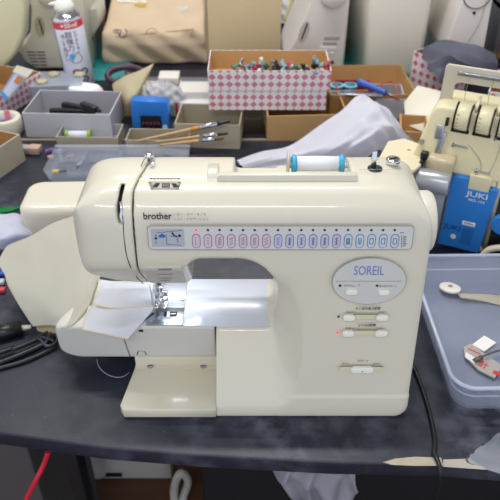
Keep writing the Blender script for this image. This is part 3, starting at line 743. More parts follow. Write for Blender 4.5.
# --- cardboard tray right with spools, red box, grey box
c2L, c2R = (P(326, 118)[0] + .4, 130.5), P(414, 120)
c2 = open_box('cardboard_box', c2L, (c2R[0], 130.9), 5.6, 17, CARD, CARD2, 'wide brown cardboard tray holding blue spools, red box and tools', 'cardboard box', t=.35)
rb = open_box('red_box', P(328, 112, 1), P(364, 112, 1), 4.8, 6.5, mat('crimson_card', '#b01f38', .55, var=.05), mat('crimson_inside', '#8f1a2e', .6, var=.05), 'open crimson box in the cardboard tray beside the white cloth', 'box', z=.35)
rb.location.x += .018; rb.location.y = 1.335
BSP = mat('pale_blue_reel', '#7fb9cc', .4, var=.05); 
def reel():
    b = B(); b.lathe([(.35, 0), (1.55, 0), (1.55, .3), (1.2, .35), (1.2, 1.5), (1.55, 1.55), (1.55, 1.9), (1.3, 1.95), (.5, 1.9), (.45, 1.6)], (0, 0, 0), (0, 0, 1), 28); return b
r0 = None
pos_ = [P(336, 93, 4.6), P(350, 93, 4.6), P(337, 86, 4.8), P(351, 86, 4.8)]
for k, (x, y) in enumerate(pos_):
    lab = ['pale blue thread reel, front left of the four', 'pale blue thread reel, front right of the four', 'pale blue thread reel, back left of the four', 'pale blue thread reel, back right of the four'][k] + ' in the cardboard tray'
    loc = (x, y - .5 + (1 if k > 1 else 0), 3.0)
    if r0 is None:
        r0 = thing('thread_reel', lab, 'thread reel', loc, group='blue thread reels')
        part('reel_body', reel(), BSP, r0); b = B(); b.lathe([(.3, 1.95), (1.05, 1.97), (1.05, 2.02), (.3, 2.05)], n=24); part('reel_label', b, mat('dark_teal', '#3c6f86', .5, var=0), r0, label='darker teal disc')
    else: dup(r0, loc, 0, lab)
b = B(); b.box((23.6, 140.2, 1.65), (7.2, 6.5, 2.7), .1); one('small_carton', b, CARD, 'small brown carton under the four blue thread reels', 'carton')
gb = open_box('grey_tray', P(374, 118, 1), P(404, 119, 1), 4.4, 8, GREYC, GREYI, 'grey open tray holding a white roll inside the cardboard tray', 'tray', z=.4)
gb.location.y += .012
b = B(); b.cyl((0, 0, 1.0), (5.5, 0, 1.0), .95, n=24); o = one('white_roll', b, mat('white_roll_paper', '#d9d6cf', .6, var=0), 'short white roll lying in the grey tray', 'roll', loc_in(gb, -1.0, 5.5, .35))
bt = thing('seam_tool', 'tool with a thick blue handle lying across the cardboard tray', 'tool', (0, 0, 0))
a_, c_ = hp(359, 82, 6.4), hp(386, 93, 6.2)
b = B(); b.tube([a_, ((a_[0] + c_[0]) / 2, (a_[1] + c_[1]) / 2, 6.3), c_], lambda t: .85 - .35 * t, 14, sub=6); part('handle', b, mat('royal_blue', '#3f5fb8', .4, var=0), bt, True)
d_ = hp(396, 97, 5.8); b = B(); b.tube([c_, d_], .2, 8, sub=1); part('shaft', b, STEEL, bt, True)
b = B(); pts = [hp(379, 92, 6.0), hp(382, 84, 6.4), hp(392, 82, 6.0), hp(397, 92, 5.0), hp(400, 100, 4.6), hp(390, 96, 5.6)]; b.tube(pts, .16, 6); one('wire_loop', b, mat('red_cord_plastic', '#b8453f', .5, var=0), 'thin looped red cord beside the blue handle', 'wire')
b = B(); b.box((0, 0, 0), (7.5, 1.6, .5), .15); one('grey_shears', b, STEEL, 'grey metal blade lying behind the red box', 'blade', (hp(364, 97, 5.4)[0], hp(364, 97, 5.4)[1], 5.9), -8)
b = B(); 
c3 = open_box('cardboard_box', P(398, 149), P(426, 151), 3.8, 8, CARD2, CARD2, 'small brown cardboard box behind the cream overlock plate', 'cardboard box', t=.3)
b = B(); b.prism([(0, 0), (.4, 4.5), (5.2, 5.4), (8.6, 3.2), (8.6, -4), (3, -4.2)], 'XY', 0, .5, bevel=.15)
one('cream_cover', b, mat('cream_cover', '#ddd8c6', .35, var=.02), 'cream plastic cover propped beside the cardboard tray', 'plastic cover', (hp(404, 104, 4)[0], hp(404, 104, 4)[1], 4.2), (38, 8, -40))

# --- white cloth bunched behind the machine
rows = [[hp(236, 161, .5), hp(262, 152, 1.4), hp(288, 146, 2.6), hp(314, 130, 5.2), hp(338, 114, 8.0), hp(358, 96, 10.5), hp(376, 102, 10.5), hp(390, 114, 9.5), hp(401, 130, 7.5), hp(404, 143, 4)],
        [hp(240, 164, 1.2), hp(264, 157, 3.0), hp(294, 150, 4.6), hp(322, 138, 8), hp(346, 121, 11), hp(368, 104, 13), hp(383, 110, 12.6), hp(394, 122, 11), hp(401, 136, 8), hp(403, 146, 4)],
        [hp(243, 168, 1.0), hp(268, 163, 2.8), hp(300, 158, 5.0), hp(330, 148, 9), hp(352, 134, 12), hp(370, 122, 14), hp(383, 124, 13.4), hp(392, 132, 11.5), hp(396, 142, 7.5), hp(400, 150, 3)],
        [hp(246, 172, .5), hp(272, 170, 1.8), hp(304, 168, 3.2), hp(334, 160, 7), hp(354, 148, 10.5), hp(370, 140, 12), hp(380, 140, 11.5), hp(387, 146, 9), hp(390, 152, 5), hp(396, 156, 2)],
        [hp(250, 180, .2), hp(275, 178, .4), hp(306, 176, .8), hp(338, 172, 2.5), hp(358, 164, 6.0), hp(370, 155, 9), hp(378, 153, 8.6), hp(384, 158, 5.5), hp(388, 162, 2), hp(394, 164, .4)]]
G = bicubic(rows, 110, 190)
u = np.linspace(0, 1, 190)[None, :]; v = np.linspace(0, 1, 110)[:, None]
ph = v * 14 + u * 7 + 1.8 * np.sin(u * 9 + v * 2)
wv = (.6 * np.sin(ph) + .34 * np.sin(v * 21 - u * 16 + 2 * np.sin(u * 6)) + .2 * np.sin(v * 40 + u * 9)) * (.35 + .65 * np.clip(u * 1.5, 0, 1)) * (1 - .45 * np.clip((u - .75) * 4, 0, 1))
G[..., 2] = np.maximum(G[..., 2] + wv, .25); G[..., 1] -= wv * .8; G[..., 1] = np.maximum(G[..., 1], 68.2)
b = B(); b.grid(G, thick=.18)
one('white_cloth', b, mat('lavender_white_cotton', '#f6f6ff', .9, sss=.0, var=.02, scale=12, bump=.2, bscale=700), 'rumpled lavender white cloth bunched up behind the big cream machine', 'cloth')
# printed cloth and bits beyond it
rows = [[hp(382, 128, 3), hp(396, 128, 4.5), hp(412, 134, 3)], [hp(384, 138, 2.5), hp(398, 140, 3.5), hp(418, 144, 1)], [hp(386, 150, .6), hp(400, 152, 1), hp(420, 150, .4)]]
m = bpy.data.materials.new('speckled_print'); m.use_nodes = True; t = NT(m); n = t.noise(70, 2); n2 = t.noise(45, 2)
t.l.new(t.mix(t.step(n, .56, .6), t.mix(t.step(n2, .6, .64), lin('#d9d8dc'), lin('#a98a86')), lin('#4c5468')), t.b.inputs['Base Color'])
b = B(); b.grid(bicubic(rows, 20, 20), thick=.15); one('printed_cloth', b, m, 'speckled grey and white printed cloth between white cloth and overlock machine', 'cloth')

# ================================================================ overlock machine on the right
SA = 25
S = thing('overlock_machine', 'cream overlock machine with blue front cover and two tension dials', 'overlock machine', (28.3, 85.5, 0), -SA)
SC = mat('overlock_cream', '#dbd2ac', .35, var=.02, scale=8); SB = mat('overlock_blue', '#2a78c8', .35, var=.02, scale=10); SG = mat('overlock_grey', '#c7c1ae', .4, var=.02)
def wloc(bb):        # world centimetres -> the overlock machine's own frame
    bb.xf(Matrix.Rotation(R(SA), 4, 'Z') @ Matrix.Translation((-28.3, -85.5, 0))); return bb
b = B(); b.box((12, 9.5, .6), (22, 17, 1.1), .3); part('base', b, SG, S)
b = B(); b.prism([(0.6, 1.0), (.6, 12.4), (1.2, 14.5), (3.2, 20.6), (13, 20.6), (14.5, 19.5), (14.5, 1.0)], 'YZ', 7.4, 22.5, bevel=.5); part('body', b, SC, S)
b = B(); b.prism([(1.0, 1.0), (1.0, 12.6), (12, 12.6), (12, 1.0)], 'YZ', 1.2, 7.4, bevel=.3); part('inner_body', b, SG, S)
b = B(); b.prism([(-5.5, 12.4), (-4.9, 15), (-3.7, 20.6), (-3.2, 21.3), (-2.4, 21.6), (22.4, 21.6), (22.5, 12.4)], 'XZ', .8, 10, bevel=.45)
for v in b.bm.verts: v.co.y += (v.co.z - 12.4) * .2 if v.co.y < 5 else 0
part('head', b, SC, S)
b = B(); b.prism([(1.0, 0.5), (7.2, 0.5), (7.9, 11.7), (6.7, 11.7), (6.7, 11.0), (3.5, 11.0), (3.5, 12.6), (1.3, 12.6)], 'XZ', -.1, 1.0, bevel=.12); bl = part('front_cover', b, SB, S)
b = B(); b.prism([(3.6, 10.95), (6.6, 10.95), (6.6, 13.2), (3.6, 13.2)], 'XZ', .1, 1.1, bevel=.08); part('cover_tab', b, SC, S)
T0 = lambda x, z: Matrix.Translation((x, -.13, z)) @ Euler((R(90), 0, 0)).to_matrix().to_4x4()
b = B(); b.text('JUKI', 1.15, T0(5.2, 10.3), 0, .01, width=3.1, bold=.03); part('maker_lettering', b, mat('silver_print', '#c9d4de', .4, var=0), bl)
b = B(); b.text('MO-104', .6, T0(5.25, 9.35), 0, .01, width=2.3, bold=.01); part('model_lettering', b, mat('silver_print', '#c9d4de', .4, var=0), bl)
b = B(); b.box((4.9, -.13, 5.3), (1.9, .06, .7), .02); b.box((4.9, -.17, 5.3), (1.4, .03, .1), mi=1); b.box((4.8, -.17, 5.5), (1.1, .03, .07), mi=1); part('sticker', b, [mat('sticker_white', '#e4e6ea', .4, var=0), INK], bl)
b = B(); b.cyl((3.1, -.1, 2.5), (3.1, -.18, 2.5), .42, n=20); part('round_sticker', b, mat('cream_dot', '#e0d8c6', .4, var=0), bl)
b = B(); b.box((5.0, -.11, 3.0), (1.6, .04, 2.9)); part('dark_window', b, mat('navy_window', '#2464a8', .3, var=0), bl)
b = B(); b.text('JUKI', 1.1, T0(2.7, 4.0), 0, .02, width=2.6, bold=.03); part('cover_lettering', b, mat('navy_print', '#1d4d86', .4, var=0), bl)
def dial(x):
    b = B(); b.lathe([(1.6, -1.0), (1.95, -.92), (2.05, -.8), (2.05, .8), (1.95, .92), (1.6, 1.0)], (x, 3.4, 20.2), (1, 0, 0), 40); dl = part('tension_dial', b, SC, S)
    b = B(); b.lathe([(1.8, -1.18), (2.14, -1.17), (2.14, -1.02), (1.8, -1.0)], (x, 3.4, 20.2), (1, 0, 0), 40); b.lathe([(1.8, 1.02), (2.1, 1.03), (2.1, 1.09), (1.8, 1.1)], (x, 3.4, 20.2), (1, 0, 0), 40)
    part('dial_gap', b, DARK, S)
    b = B(); b.box((x, 1.95, 18.75), (2.5, .5, .28), rot=(20, 0, 0)); part('dial_slot', b, DARK, S)
    for k in range(5):
        a = R(150 + 16 * k); b = B(); b.box((x - .6, 3.4 + 2.07 * math.cos(a), 20.2 + 2.07 * math.sin(a)), (.3, .06, .06)); part('dial_tick', b, INK, dl)
    b = B(); b.prism([(2.6, 21.2), (3.4, 22.6), (5.5, 22.9), (5.5, 21.2)], 'YZ', x + 1.3, x + 1.75, bevel=.12); part('dial_rib', b, SC, S)
for q in (.75, 3.75, 6.75, 9.75): dial(q)
b = B()
b.prism([(-3.4, 21.2), (-3.3, 26.2), (-3.0, 26.6), (18, 26.6), (18, 21.4), (16, 21.4), (16, 24.2), (-1.0, 24.2), (-1.6, 23.8), (-1.7, 21.2)], 'XZ', 5.8, 6.3, bevel=.12)
part('thread_guide_plate', b, mat('translucent_beige', '#cac2ae', .35, var=0), S)
b = B(); b.box((7.8, 5.55, 25.6), (18.5, .3, .5), .08); part('guide_rail', b, STEEL, S)
b = B(); b.box((-1.9, 1.5, 18.2), (1.2, .4, 2.0), .1, rot=(-12, 0, 0)); b.box((-1.5, 1.3, 16.6), (.7, .5, 3.4), .1, rot=(-12, 8, 0)); part('thread_take_up', b, STEEL, S)
b = B(); b.box((-1.2, 1.9, 19.8), (.45, .5, 1.2), .1, rot=(-12, 0, 0)); part('take_up_screw', b, DARK, S)
for (x, z) in ((1.2, 16.6), (5.1, 13.6), (6.6, 18.6)):
    b = B(); b.box((x, .75 + (z - 12.4) * .2, z), (2.2, .3, .26), .08); b.cyl((x - .9, .8 + (z - 12.4) * .2, z + .1), (x - .9, .2 + (z - 12.4) * .2, z + .1), .2, n=12); part('thread_guide', b, STEEL, S)
b = B(); b.cyl((-4.2, 1.7, 16.2), (-4.2, 1.2, 16.2), .38, n=16); part('head_screw', b, STEEL, S)
for pts in ([(-.2, 2.2, 18.7), (.2, 1.7, 16.9), (.3, 1.6, 16.6)], [(1.6, 2.2, 18.7), (2.2, 1.8, 17.2), (4.4, 1.2, 15.2), (4.8, .7, 13.8)], [(.3, 5.5, 25.6), (.2, 4.6, 23.6), (.4, 3.4, 22.7)], [(3.5, 5.5, 25.6), (3.4, 4.6, 23.6), (3.6, 3.4, 22.7)], [(6.6, 1.8, 18.4), (6.4, 1.2, 15.5), (6.0, .7, 13.9)]):
    b = B(); b.tube(pts, .04, 5); part('needle_thread', b, mat('pale_thread', '#8e8672', .6, var=0), S)
b = B(); b.prism([P(388, 141, 14)[::1], P(404, 138, 14), P(430, 147, 14), P(428, 158, 14), P(414, 170, 14), P(372, 170, 14)], 'XY', 13.4, 14.0, bevel=.15); c_ = P(409, 150, 14); b.box((c_[0], c_[1], 14.02), (.5, .2, .04), mi=1); part('side_plate', wloc(b), [mat('cream_plate', '#e0d6b8', .35, var=.02), DARK], S)
b = B(); b.prism([(-9.5, 3.0), (-6.4, 6.2), (-2.2, 6.0), (-1.6, 1.6), (-5, .6)], 'XY', 1.0, 13.4); part('side_column', b, SG, S)
b = B(); b.cyl((-3.6, -1.0, 11.6), (1.2, -1.0, 11.6), 1.75, n=40, bevel=.25); part('grey_housing', b, mat('silver_grey_plastic', '#a9acb2', .3, metal=.35, var=.02), S, label='rounded silver grey housing')
b = B(); b.prism([(-2.8, -.6), (1.0, -1.0), (1.2, 1.6), (-2.6, 1.8)], 'XY', 12.6, 15.2, bevel=.5); part('cream_cap', b, mat('brownish_cream', '#c6b896', .25, var=0, coat=.3), S)
b = B(); b.box((-3.2, -.2, 15.0), (1.1, .9, 1.2), .15); b.box((-3.5, -.6, 13.6), (.7, .8, 1.9), .15, rot=(0, 20, 0)); part('black_clip', b, BLACKP, S)
b = B(); b.box((-.9, .6, 5.6), (3.4, 2.2, 8.6), .3); part('grey_block', b, mat('dull_grey_metal', '#9a9ea6', .4, metal=.4, var=0), S)
b = B(); b.prism([(-.2, .8), (.6, .8), (.6, 11.2), (.3, 11.2)], 'YZ', 8.2, 13.5, bevel=.1); part('black_recess', b, BLACKP, S)
b = B(); b.cyl((9.4, -.9, 6.6), (9.4, .3, 6.6), 1.5, n=28, bevel=.2); part('blue_knob', b, SB, S)
b = B(); b.tube([(7.9, -.8, .8), (8.8, -1.0, 2.4), (11.0, -1.2, 3.4), (13.5, -1.6, 3.2)], .5, 10); part('white_hose', b, mat('ivory_hose', '#d6cdb8', .5, var=0), S)

# ================================================================ clear tray at the right
TL, TR_ = (22.2, 49.3), (54, 49.3)
tr = thing('clear_tray', 'shallow clear plastic tray with rounded corners at the right of the machine', 'tray', (38.3, 64.0, 0), 1)
TRM = mat('clear_tray_plastic', '#b9c2dc', .16, var=0, alpha=.30, coat=.4)
b = B(); b.tray(31, 24.6, 4.6, .22, .9, (0, 0, .05), 0, 0, rnd=2.4, seg=8, lip=.35); part('tray_shell', b, TRM, tr)
RIM = mat('tray_rim', '#ced6ea', .15, var=0, alpha=.62)
def rrect(w_, d, r, z, n=8):
    o = []
    for cx, cy, a0 in ((-w_/2 + r, -d/2 + r, 180), (w_/2 - r, -d/2 + r, 270), (w_/2 - r, d/2 - r, 0), (-w_/2 + r, d/2 - r, 90)):
        for k in range(n + 1): a = R(a0 + 90 * k / n); o.append((cx + r * math.cos(a), cy + r * math.sin(a), z))
    return o
b = B(); b.tube(rrect(31.3, 24.9, 2.6, 4.62), .24, 8, closed=True, sub=1); part('tray_rim', b, RIM, tr, label='paler rolled rim')
b = B(); b.tube(rrect(30.0, 23.6, 2.3, 2.6), .12, 6, closed=True, sub=1); part('tray_ridge', b, RIM, tr)
dk = thing('bobbin_disc', 'round white plastic disc with a hub lying in the clear tray', 'disc', (*P(450, 288, .9), .9), (-12, 4, 0))
b = B(); b.lathe([(.25, -.25), (1.35, -.25), (1.5, -.1), (1.5, .15), (1.38, .25), (1.2, .28), (.3, .28)], n=40); part('disc', b, WHITEBTN, dk)
b = B(); b.lathe([(.1, .2), (.32, .25), (.32, .36), (.12, .4)], n=20); b.lathe([(.01, .4), (.12, .41)], n=12); part('hub', b, mat('hub_grey', '#8f8a7a', .4, var=0), dk)
b = B(); rows = [[hp(457, 293, 1.0), hp(478, 293, .7), hp(502, 295, .5), hp(540, 300, .5)], [hp(460, 298, 1.0), hp(480, 301, .6), hp(502, 306, .4), hp(540, 316, .4)]]
b.grid(bicubic(rows, 6, 20), thick=.08); one('white_tape', b, mat('ivory_tape', '#e3ddcb', .6, var=0), 'strip of ivory tape running right from the white disc', 'tape')
b = B(); q = [P(472, 345, .4), P(484, 336, .4), P(496, 343, .4), P(484, 352, .4)]
b.prism(q, 'XY', .35, .5); one('paper_square', b, mat('paper_white', '#e8e4e2', .6, var=0), 'small white paper square in the clear tray', 'paper')
pk = thing('needle_packet', 'torn silver and white needle packet with red print in the clear tray', 'needle packet', (*P(480, 362), 0))
q = [P(463, 349, .4), P(470, 345.5, .4), P(502, 368, .4), P(494, 380, .4), P(478, 372, .4), P(464, 358, .4)]
b = B(); b.prism(q, 'XY', .5, .8, bevel=.05); part('packet_card', b, mat('packet_silver', '#aaa49f', .4, var=.05), pk, True)
b = B(); b.prism([P(466, 352, .9), P(476, 358, .9), P(475, 364, .9), P(465, 357, .9)], 'XY', .82, .9); part('packet_flap', b, mat('paper_white', '#e8e4e2', .6, var=0), pk, True)
b = B(); b.text('針', 1.3, Matrix.Translation((*P(483, 365, .85), .83)) @ Matrix.Rotation(R(-38), 4, 'Z'), 0, .02); b.box((*P(474, 351, .85), .83), (1.6, .15, .04), rot=(0, 0, -38)); b.box((*P(497, 373, .85), .83), (.9, .6, .04), rot=(0, 0, -38)); part('red_print', b, mat('red_print', '#cf3538', .5, var=0), pk, True)
b = B(); b.tube([hp(478, 359, 1.2), hp(486, 355, 1.3), hp(494, 352, 1.2), hp(504, 349, 1.0)], .13, 6); b.tube([hp(474, 361, 1.0), hp(482, 357, 1.2)], .3, 8, sub=1); one('needle_clip', b, mat('dull_brass', '#6d6a66', .4, metal=.6, var=0), 'thin dark metal pin lying across the needle packet', 'pin')
# tape on the right edge of the table
b = B(); rows = [[(*P(500, 432), .1), (*P(520, 436), .1)], [(*P(480, 447), .1), (*P(515, 450), .1)], [(*P(465, 461), .1), (*P(512, 466), .1)], [(*P(487, 470), .05), (*P(512, 478), .05)]]
b.grid(bicubic(rows, 12, 8), thick=.05); one('clear_tape', b, mat('hazy_tape', '#c9cedb', .3, var=.05, alpha=.5), 'hazy clear tape stuck on the right edge of the table', 'tape')
b = B(); b.prism([P(443, 460), P(470, 459), P(486, 470), P(443, 467)], 'XY', .02, .08); one('cream_tape', b, mat('yellowed_tape', '#b0ab9c', .5, var=.05), 'yellowed tape strip on the table edge by the power cable', 'tape')
# power cable
b = B(); e = P(432, 466)
b.tube([hp(404, 350, .3), hp(413, 366, .35), hp(422, 388, .35), hp(430, 415, .35), hp(435, 440, .35), (20.0, 46.0, .38), (20.15, 44.9, .42), (20.25, 43.9, .1), (20.3, 43.5, -2), (20.4, 43.5, -8), (20.6, 43.6, -24), (21, 43.8, -50)], .27, 10)
one('power_cable', b, BLACKP, 'black power cable running off the front edge of the table', 'cable')
# ================================================================ left and middle clutter
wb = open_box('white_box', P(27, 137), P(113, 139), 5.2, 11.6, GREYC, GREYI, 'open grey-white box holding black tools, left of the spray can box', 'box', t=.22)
wb['label'] = 'long open grey-white box holding black tools, in front of the spray can'
for k, (x, y, a, L, lab) in enumerate(((-.5, 6, 0, 9.5, 'longest black tool lying flat in the grey-white box'), (.5, 6.6, -22, 7.5, 'slim black tool lying crosswise on top in the grey-white box'), (3.2, 5.6, -38, 4.6, 'short black tool at the right in the grey-white box'))):
    b = B(); b.box((0, 0, 0), (L, 1.3, 1.1), .25); b.cyl((L / 2 - .2, 0, 0), (L / 2 + 1.0, 0, 0), .3, n=12)
    q = loc_in(wb, x, y, 3.1 + k * .6); one('black_tool', b, BLACKP, lab, 'tool', q, (0, 0, a))
b = B(); b.prism([(0, 0), (1.3, 0), (1.1, 2.2), (.2, 2.4)], 'XZ', 0, .3); one('pink_tag', b, mat('pink_paper', '#dc7f9a', .6, var=0), 'tiny pink paper tag at the left corner of the grey-white box', 'tag', (P(24, 116, 0)[0] - 1.0, 124.5, 2.6))
fb = open_box('clear_box', P(32, 103, 0), P(84, 101, 0), 3.6, 8.8, FROST, FROST, 'frosted clear box with beige flowers behind the grey-white box', 'clear box')
b = B(); b.box((0, 4.4, 3.7), (fb['_w'], 8.8, .2), .05); part('lid', b, FROST, fb)
FL = mat('beige_petals', '#c3b99a', .8, var=.1)
f0 = None
for k, (x, y, lab) in enumerate(((-3.2, 2.2, 'beige fabric flower at the front left on the clear box'), (-1.2, 6.5, 'beige fabric flower at the back on the clear box'), (4.6, 5.8, 'beige fabric flower at the right on the clear box'))):
    if f0 is None:
        b = B()
        for i in range(6): a = R(60 * i); b.lathe([(.05, -.2), (.65, -.1), (.7, .1), (.1, .3)], (.75 * math.cos(a), .75 * math.sin(a), .25), (math.cos(a) * .4, math.sin(a) * .4, 1), 12)
        b.lathe([(.05, .1), (.4, .2), (.45, .5), (.1, .7)], n=12); f0 = one('fabric_flower', b, FL, lab, 'flower', loc_in(fb, x, y, 3.85), 0, 'fabric flowers')
    else: dup(f0, loc_in(fb, x, y, 3.85), 30 * k, lab)
# spray can
cx, cy = -40.6, 149.5
can = thing('spray_can', 'white and red spray can with a white nozzle behind the long grey box', 'spray can', (cx + .9, cy + 1.0, 0), (0, -3.6, 6)); can.scale = (1, 1, .87)
def can_mat():
    m = bpy.data.materials.new('can_print'); m.use_nodes = True; t = NT(m)
    sp = t.new('ShaderNodeSeparateXYZ'); t.l.new(t.coord(), sp.inputs[0]); z = sp.outputs[2]
    red = t.m('MULTIPLY', t.m('GREATER_THAN', z, .158), t.m('LESS_THAN', z, .176))
    t.l.new(t.mix(red, lin('#d9dbe8'), lin('#c2203c')), t.b.inputs['Base Color']); t.b.inputs['Roughness'].default_value = .25; return m
b = B(); b.lathe([(3.1, 0), (3.3, .3), (3.3, 17.6), (3.1, 17.9), (2.9, 18.1)], n=48); part('can_body', b, can_mat(), can)
b = B(); b.lathe([(3.25, 17.6), (3.3, 17.9), (2.9, 18.6), (2.2, 19.4), (1.6, 19.8), (1.5, 20.2), (.2, 20.3)], n=40); part('can_dome', b, CHROME, can)
b = B(); b.lathe([(1.9, 19.6), (2.3, 19.9), (2.2, 21.0), (1.7, 21.8), (1.3, 22.4), (.1, 22.6)], n=32); b.box((-1.4, -.6, 21.6), (2.6, .9, .8), .2); b.cyl((-2.4, -.7, 21.6), (-3.0, -.8, 21.6), .25, n=12); part('nozzle', b, WHITEBTN, can)
def on_can(bb, s_, size, ang, z, mi=0, width=None, r=3.34, bold=0):
    a = R(ang); T = Matrix.Translation((r * math.sin(a), -r * math.cos(a), z)) @ Matrix.Rotation(a, 4, 'Z') @ Matrix.Rotation(R(90), 4, 'X'); bb.text(s_, size, T, mi, .02, width=width, bold=bold)
b = B(); on_can(b, '+50', 1.6, -2, 16.7, width=2.2, bold=.04); on_can(b, 'mℓ', 1.4, 32, 16.7, width=1.4, bold=.04); part('white_lettering', b, WHITEBTN, can)
b = B()
for i, ch in enumerate('超強力'): on_can(b, ch, 1.7, 2, 14.4 - i * 1.7)
for i, ch in enumerate('ほこり飛ばし'): on_can(b, ch, 1.1, -22, 14.2 - i * 1.2)
for i, ch in enumerate('エアダスター'): on_can(b, ch, .9, 28, 14.8 - i * 1.0)
part('product_lettering', b, INK, can)
b = B()
for r_, a_, z_ in ((1.35, 12, 8.4), (.75, 4, 4.6), (.75, 34, 4.6), (.6, 14, 2.6), (.6, 34, 2.6)):
    pts = [(3.36 * math.sin(R(a_) + r_ * math.cos(t_) / 3.3), -3.36 * math.cos(R(a_) + r_ * math.cos(t_) / 3.3), z_ + r_ * math.sin(t_)) for t_ in [2 * math.pi * k / 16 for k in range(16)]]
    b.tube(pts, .06 if r_ > 1 else .22, 5, closed=True, sub=1)
part('ring_print', b, INK, can)
b = B(); b.prism([(-.2, 7.6), (.9, 9.2), (-.5, 9.5)], 'XZ', -3.42, -3.3); part('blue_print', b, mat('sky_print', '#3fa0d8', .4, var=0), can)
b = B(); b.box((-2.9, -1.65, 8), (.12, .12, 15.5)); part('edge_line', b, INK, can)
# white lump and cups beside it
b = B(); b.net(lambda x, y, z: rmax(rb2(x, y, -4.4, 4.4, -2.4, 2.4, 2.2), rb2(x + z * .4, z, -4.2, 3.6, 0, 3.6, (.4, .4, 1.4, 1.8)), .7), (-5, -3, -.2), (5, 3, 4), .35)
one('white_pouch', b, mat('soft_white', '#e6e6ea', .6, var=0), 'soft white rounded case lying right of the spray can', 'case', (P(95, 90)[0], 140.2, 0), -18)
pu = thing('purple_scissors', 'dark purple ring shaped handle showing behind the cream pouch', 'scissors', (*P(127, 86), 0), 0)
b = B(); b.tube([(4.2 * math.cos(a), 3.0 * math.sin(a), 2.6 + .8 * math.sin(a)) for a in [2 * math.pi * k / 14 for k in range(14)]], .75, 12, closed=True); part('handle_ring', b, mat('dark_purple', '#40263a', .4, var=0), pu)
b = B(); b.box((0, 5, 2.2), (1.4, 6, .5), .1); b.box((0, 0, 1.0), (3.0, 2.5, 2.0), .3); part('blade', b, STEEL, pu)
# cream cloth pouch
rows = [[hp(112, 84, 3), hp(124, 76, 5.5), hp(140, 70, 6.5), hp(154, 63, 7.5)], [hp(114, 92, 3), hp(126, 88, 6.5), hp(140, 82, 7), hp(152, 68, 6.8)],
        [hp(122, 104, 2.5), hp(128, 102, 5), hp(138, 96, 5.5), hp(146, 82, 5)], [hp(125, 116, .3), hp(130, 116, .3), hp(136, 112, .6), hp(140, 98, 1.5)]]
b = B(); b.grid(bicubic(rows, 24, 24), thick=.3); one('cream_cloth_pouch', b, mat('yellow_cream_cotton', '#e2d7b8', .85, var=.04), 'pointed cream cloth pouch standing left of the blue plastic case', 'pouch')
# blue case
bc = thing('blue_case', 'blue plastic case with a dark window beside the small beige boxes', 'case', (P(152, 131)[0], 125.6, 0), -2)
BLU = mat('bright_blue_plastic', '#2b78d0', .35, var=.02)
b = B()
b.prism([(-3.9, 0), (-2.0, 0), (-2.0, 3.6), (2.2, 3.6), (2.2, 0), (3.9, 0), (3.7, 6.6), (-3.5, 6.8)], 'XZ', -.8, 2.0, bevel=.15); part('case_body', b, BLU, bc)
b = B(); b.box((.1, .6, 1.9), (4.3, 2.2, 3.7)); part('window', b, mat('dark_window_film', '#251f2a', .2, var=0, coat=.5), bc)
b = B()
for i in range(5): b.cyl((-1.6 + .8 * i, -.5, 2.0), (-1.6 + .8 * i, -.62, 2.0), .28, n=12)
part('bobbin_dots', b, mat('muted_red', '#8a3c4a', .5, var=0), bc)
b = B(); b.cyl((2.9, -.8, 1.2), (2.9, -.95, 1.2), .5, n=20); part('white_dot', b, WHITEBTN, bc)
# bag of parts, small cartons
sd = lambda x, y, z: np.sqrt((x / 5.2) ** 2 + (y / 3.4) ** 2 + (z / 3.6) ** 2) - 1 + .07 * np.sin(x * 2.1) * np.sin(z * 2.6 + y) + .05 * np.sin(x * 4.3 + z * 3)
b = B(); b.net(lambda x, y, z: sd(x, y, z - 3.3) * 3.4, (-6, -4.5, 0), (6, 4.5, 7.5), .4); one('plastic_bag', b, mat('crinkled_film', '#d2d3d8', .15, var=0, alpha=.55, coat=.6), 'crumpled clear plastic bag of white parts behind the blue case', 'plastic bag', (P(164, 103)[0], 134.6, 0))
WCT = mat('off_white_carton', '#d3cfc8', .6, var=.03)
for (px, py, w_, h_, d_, z_, lab) in ((158, 88, 4.2, 3.6, 4, 2.2, 'small off-white carton with a red mark behind the plastic bag'), (173, 90, 4.4, 2.0, 4.4, 3.8, 'small white carton, topmost of two by the brown bag'), (173, 92, 4.6, 3.6, 4.8, 0, 'small white carton, lower of two by the brown bag'), (197, 100, 6.8, 4.6, 6, 0, 'greyish carton between the white cartons and pink patterned boxes')):
    x, y = P(px, py); b = B(); b.box((0, 0, h_ / 2), (w_, d_, h_), .08); b.box((0, -d_ / 2 - .02, h_ * .5), (w_ * .5, .04, h_ * .3), mi=1)
    one('carton', b, [WCT, mat('faded_red', '#a9707c', .6, var=0) if px == 158 else mat('grey_label', '#b2aea6', .6, var=0)], lab, 'carton', (x, 141.5 if px != 197 else 137.5, z_ if px != 158 else 0), 0)
b = B(); b.box((0, 0, 1.6), (9.4, 4, 3.2), .15); b.box((-3.2, -2.02, 1.8), (.6, .06, 2.6), mi=1); b.box((-4.0, -2.02, 1.8), (.9, .06, 2.8), mi=2)
one('striped_carton', b, [mat('cool_white', '#cfd2d6', .5, var=0), mat('red_stripe', '#c5354b', .5, var=0), mat('mint', '#a9cbb8', .5, var=0)], 'white carton with mint and red end behind the beige brush box', 'carton', (P(193, 115)[0], 134.2, 0), -3)
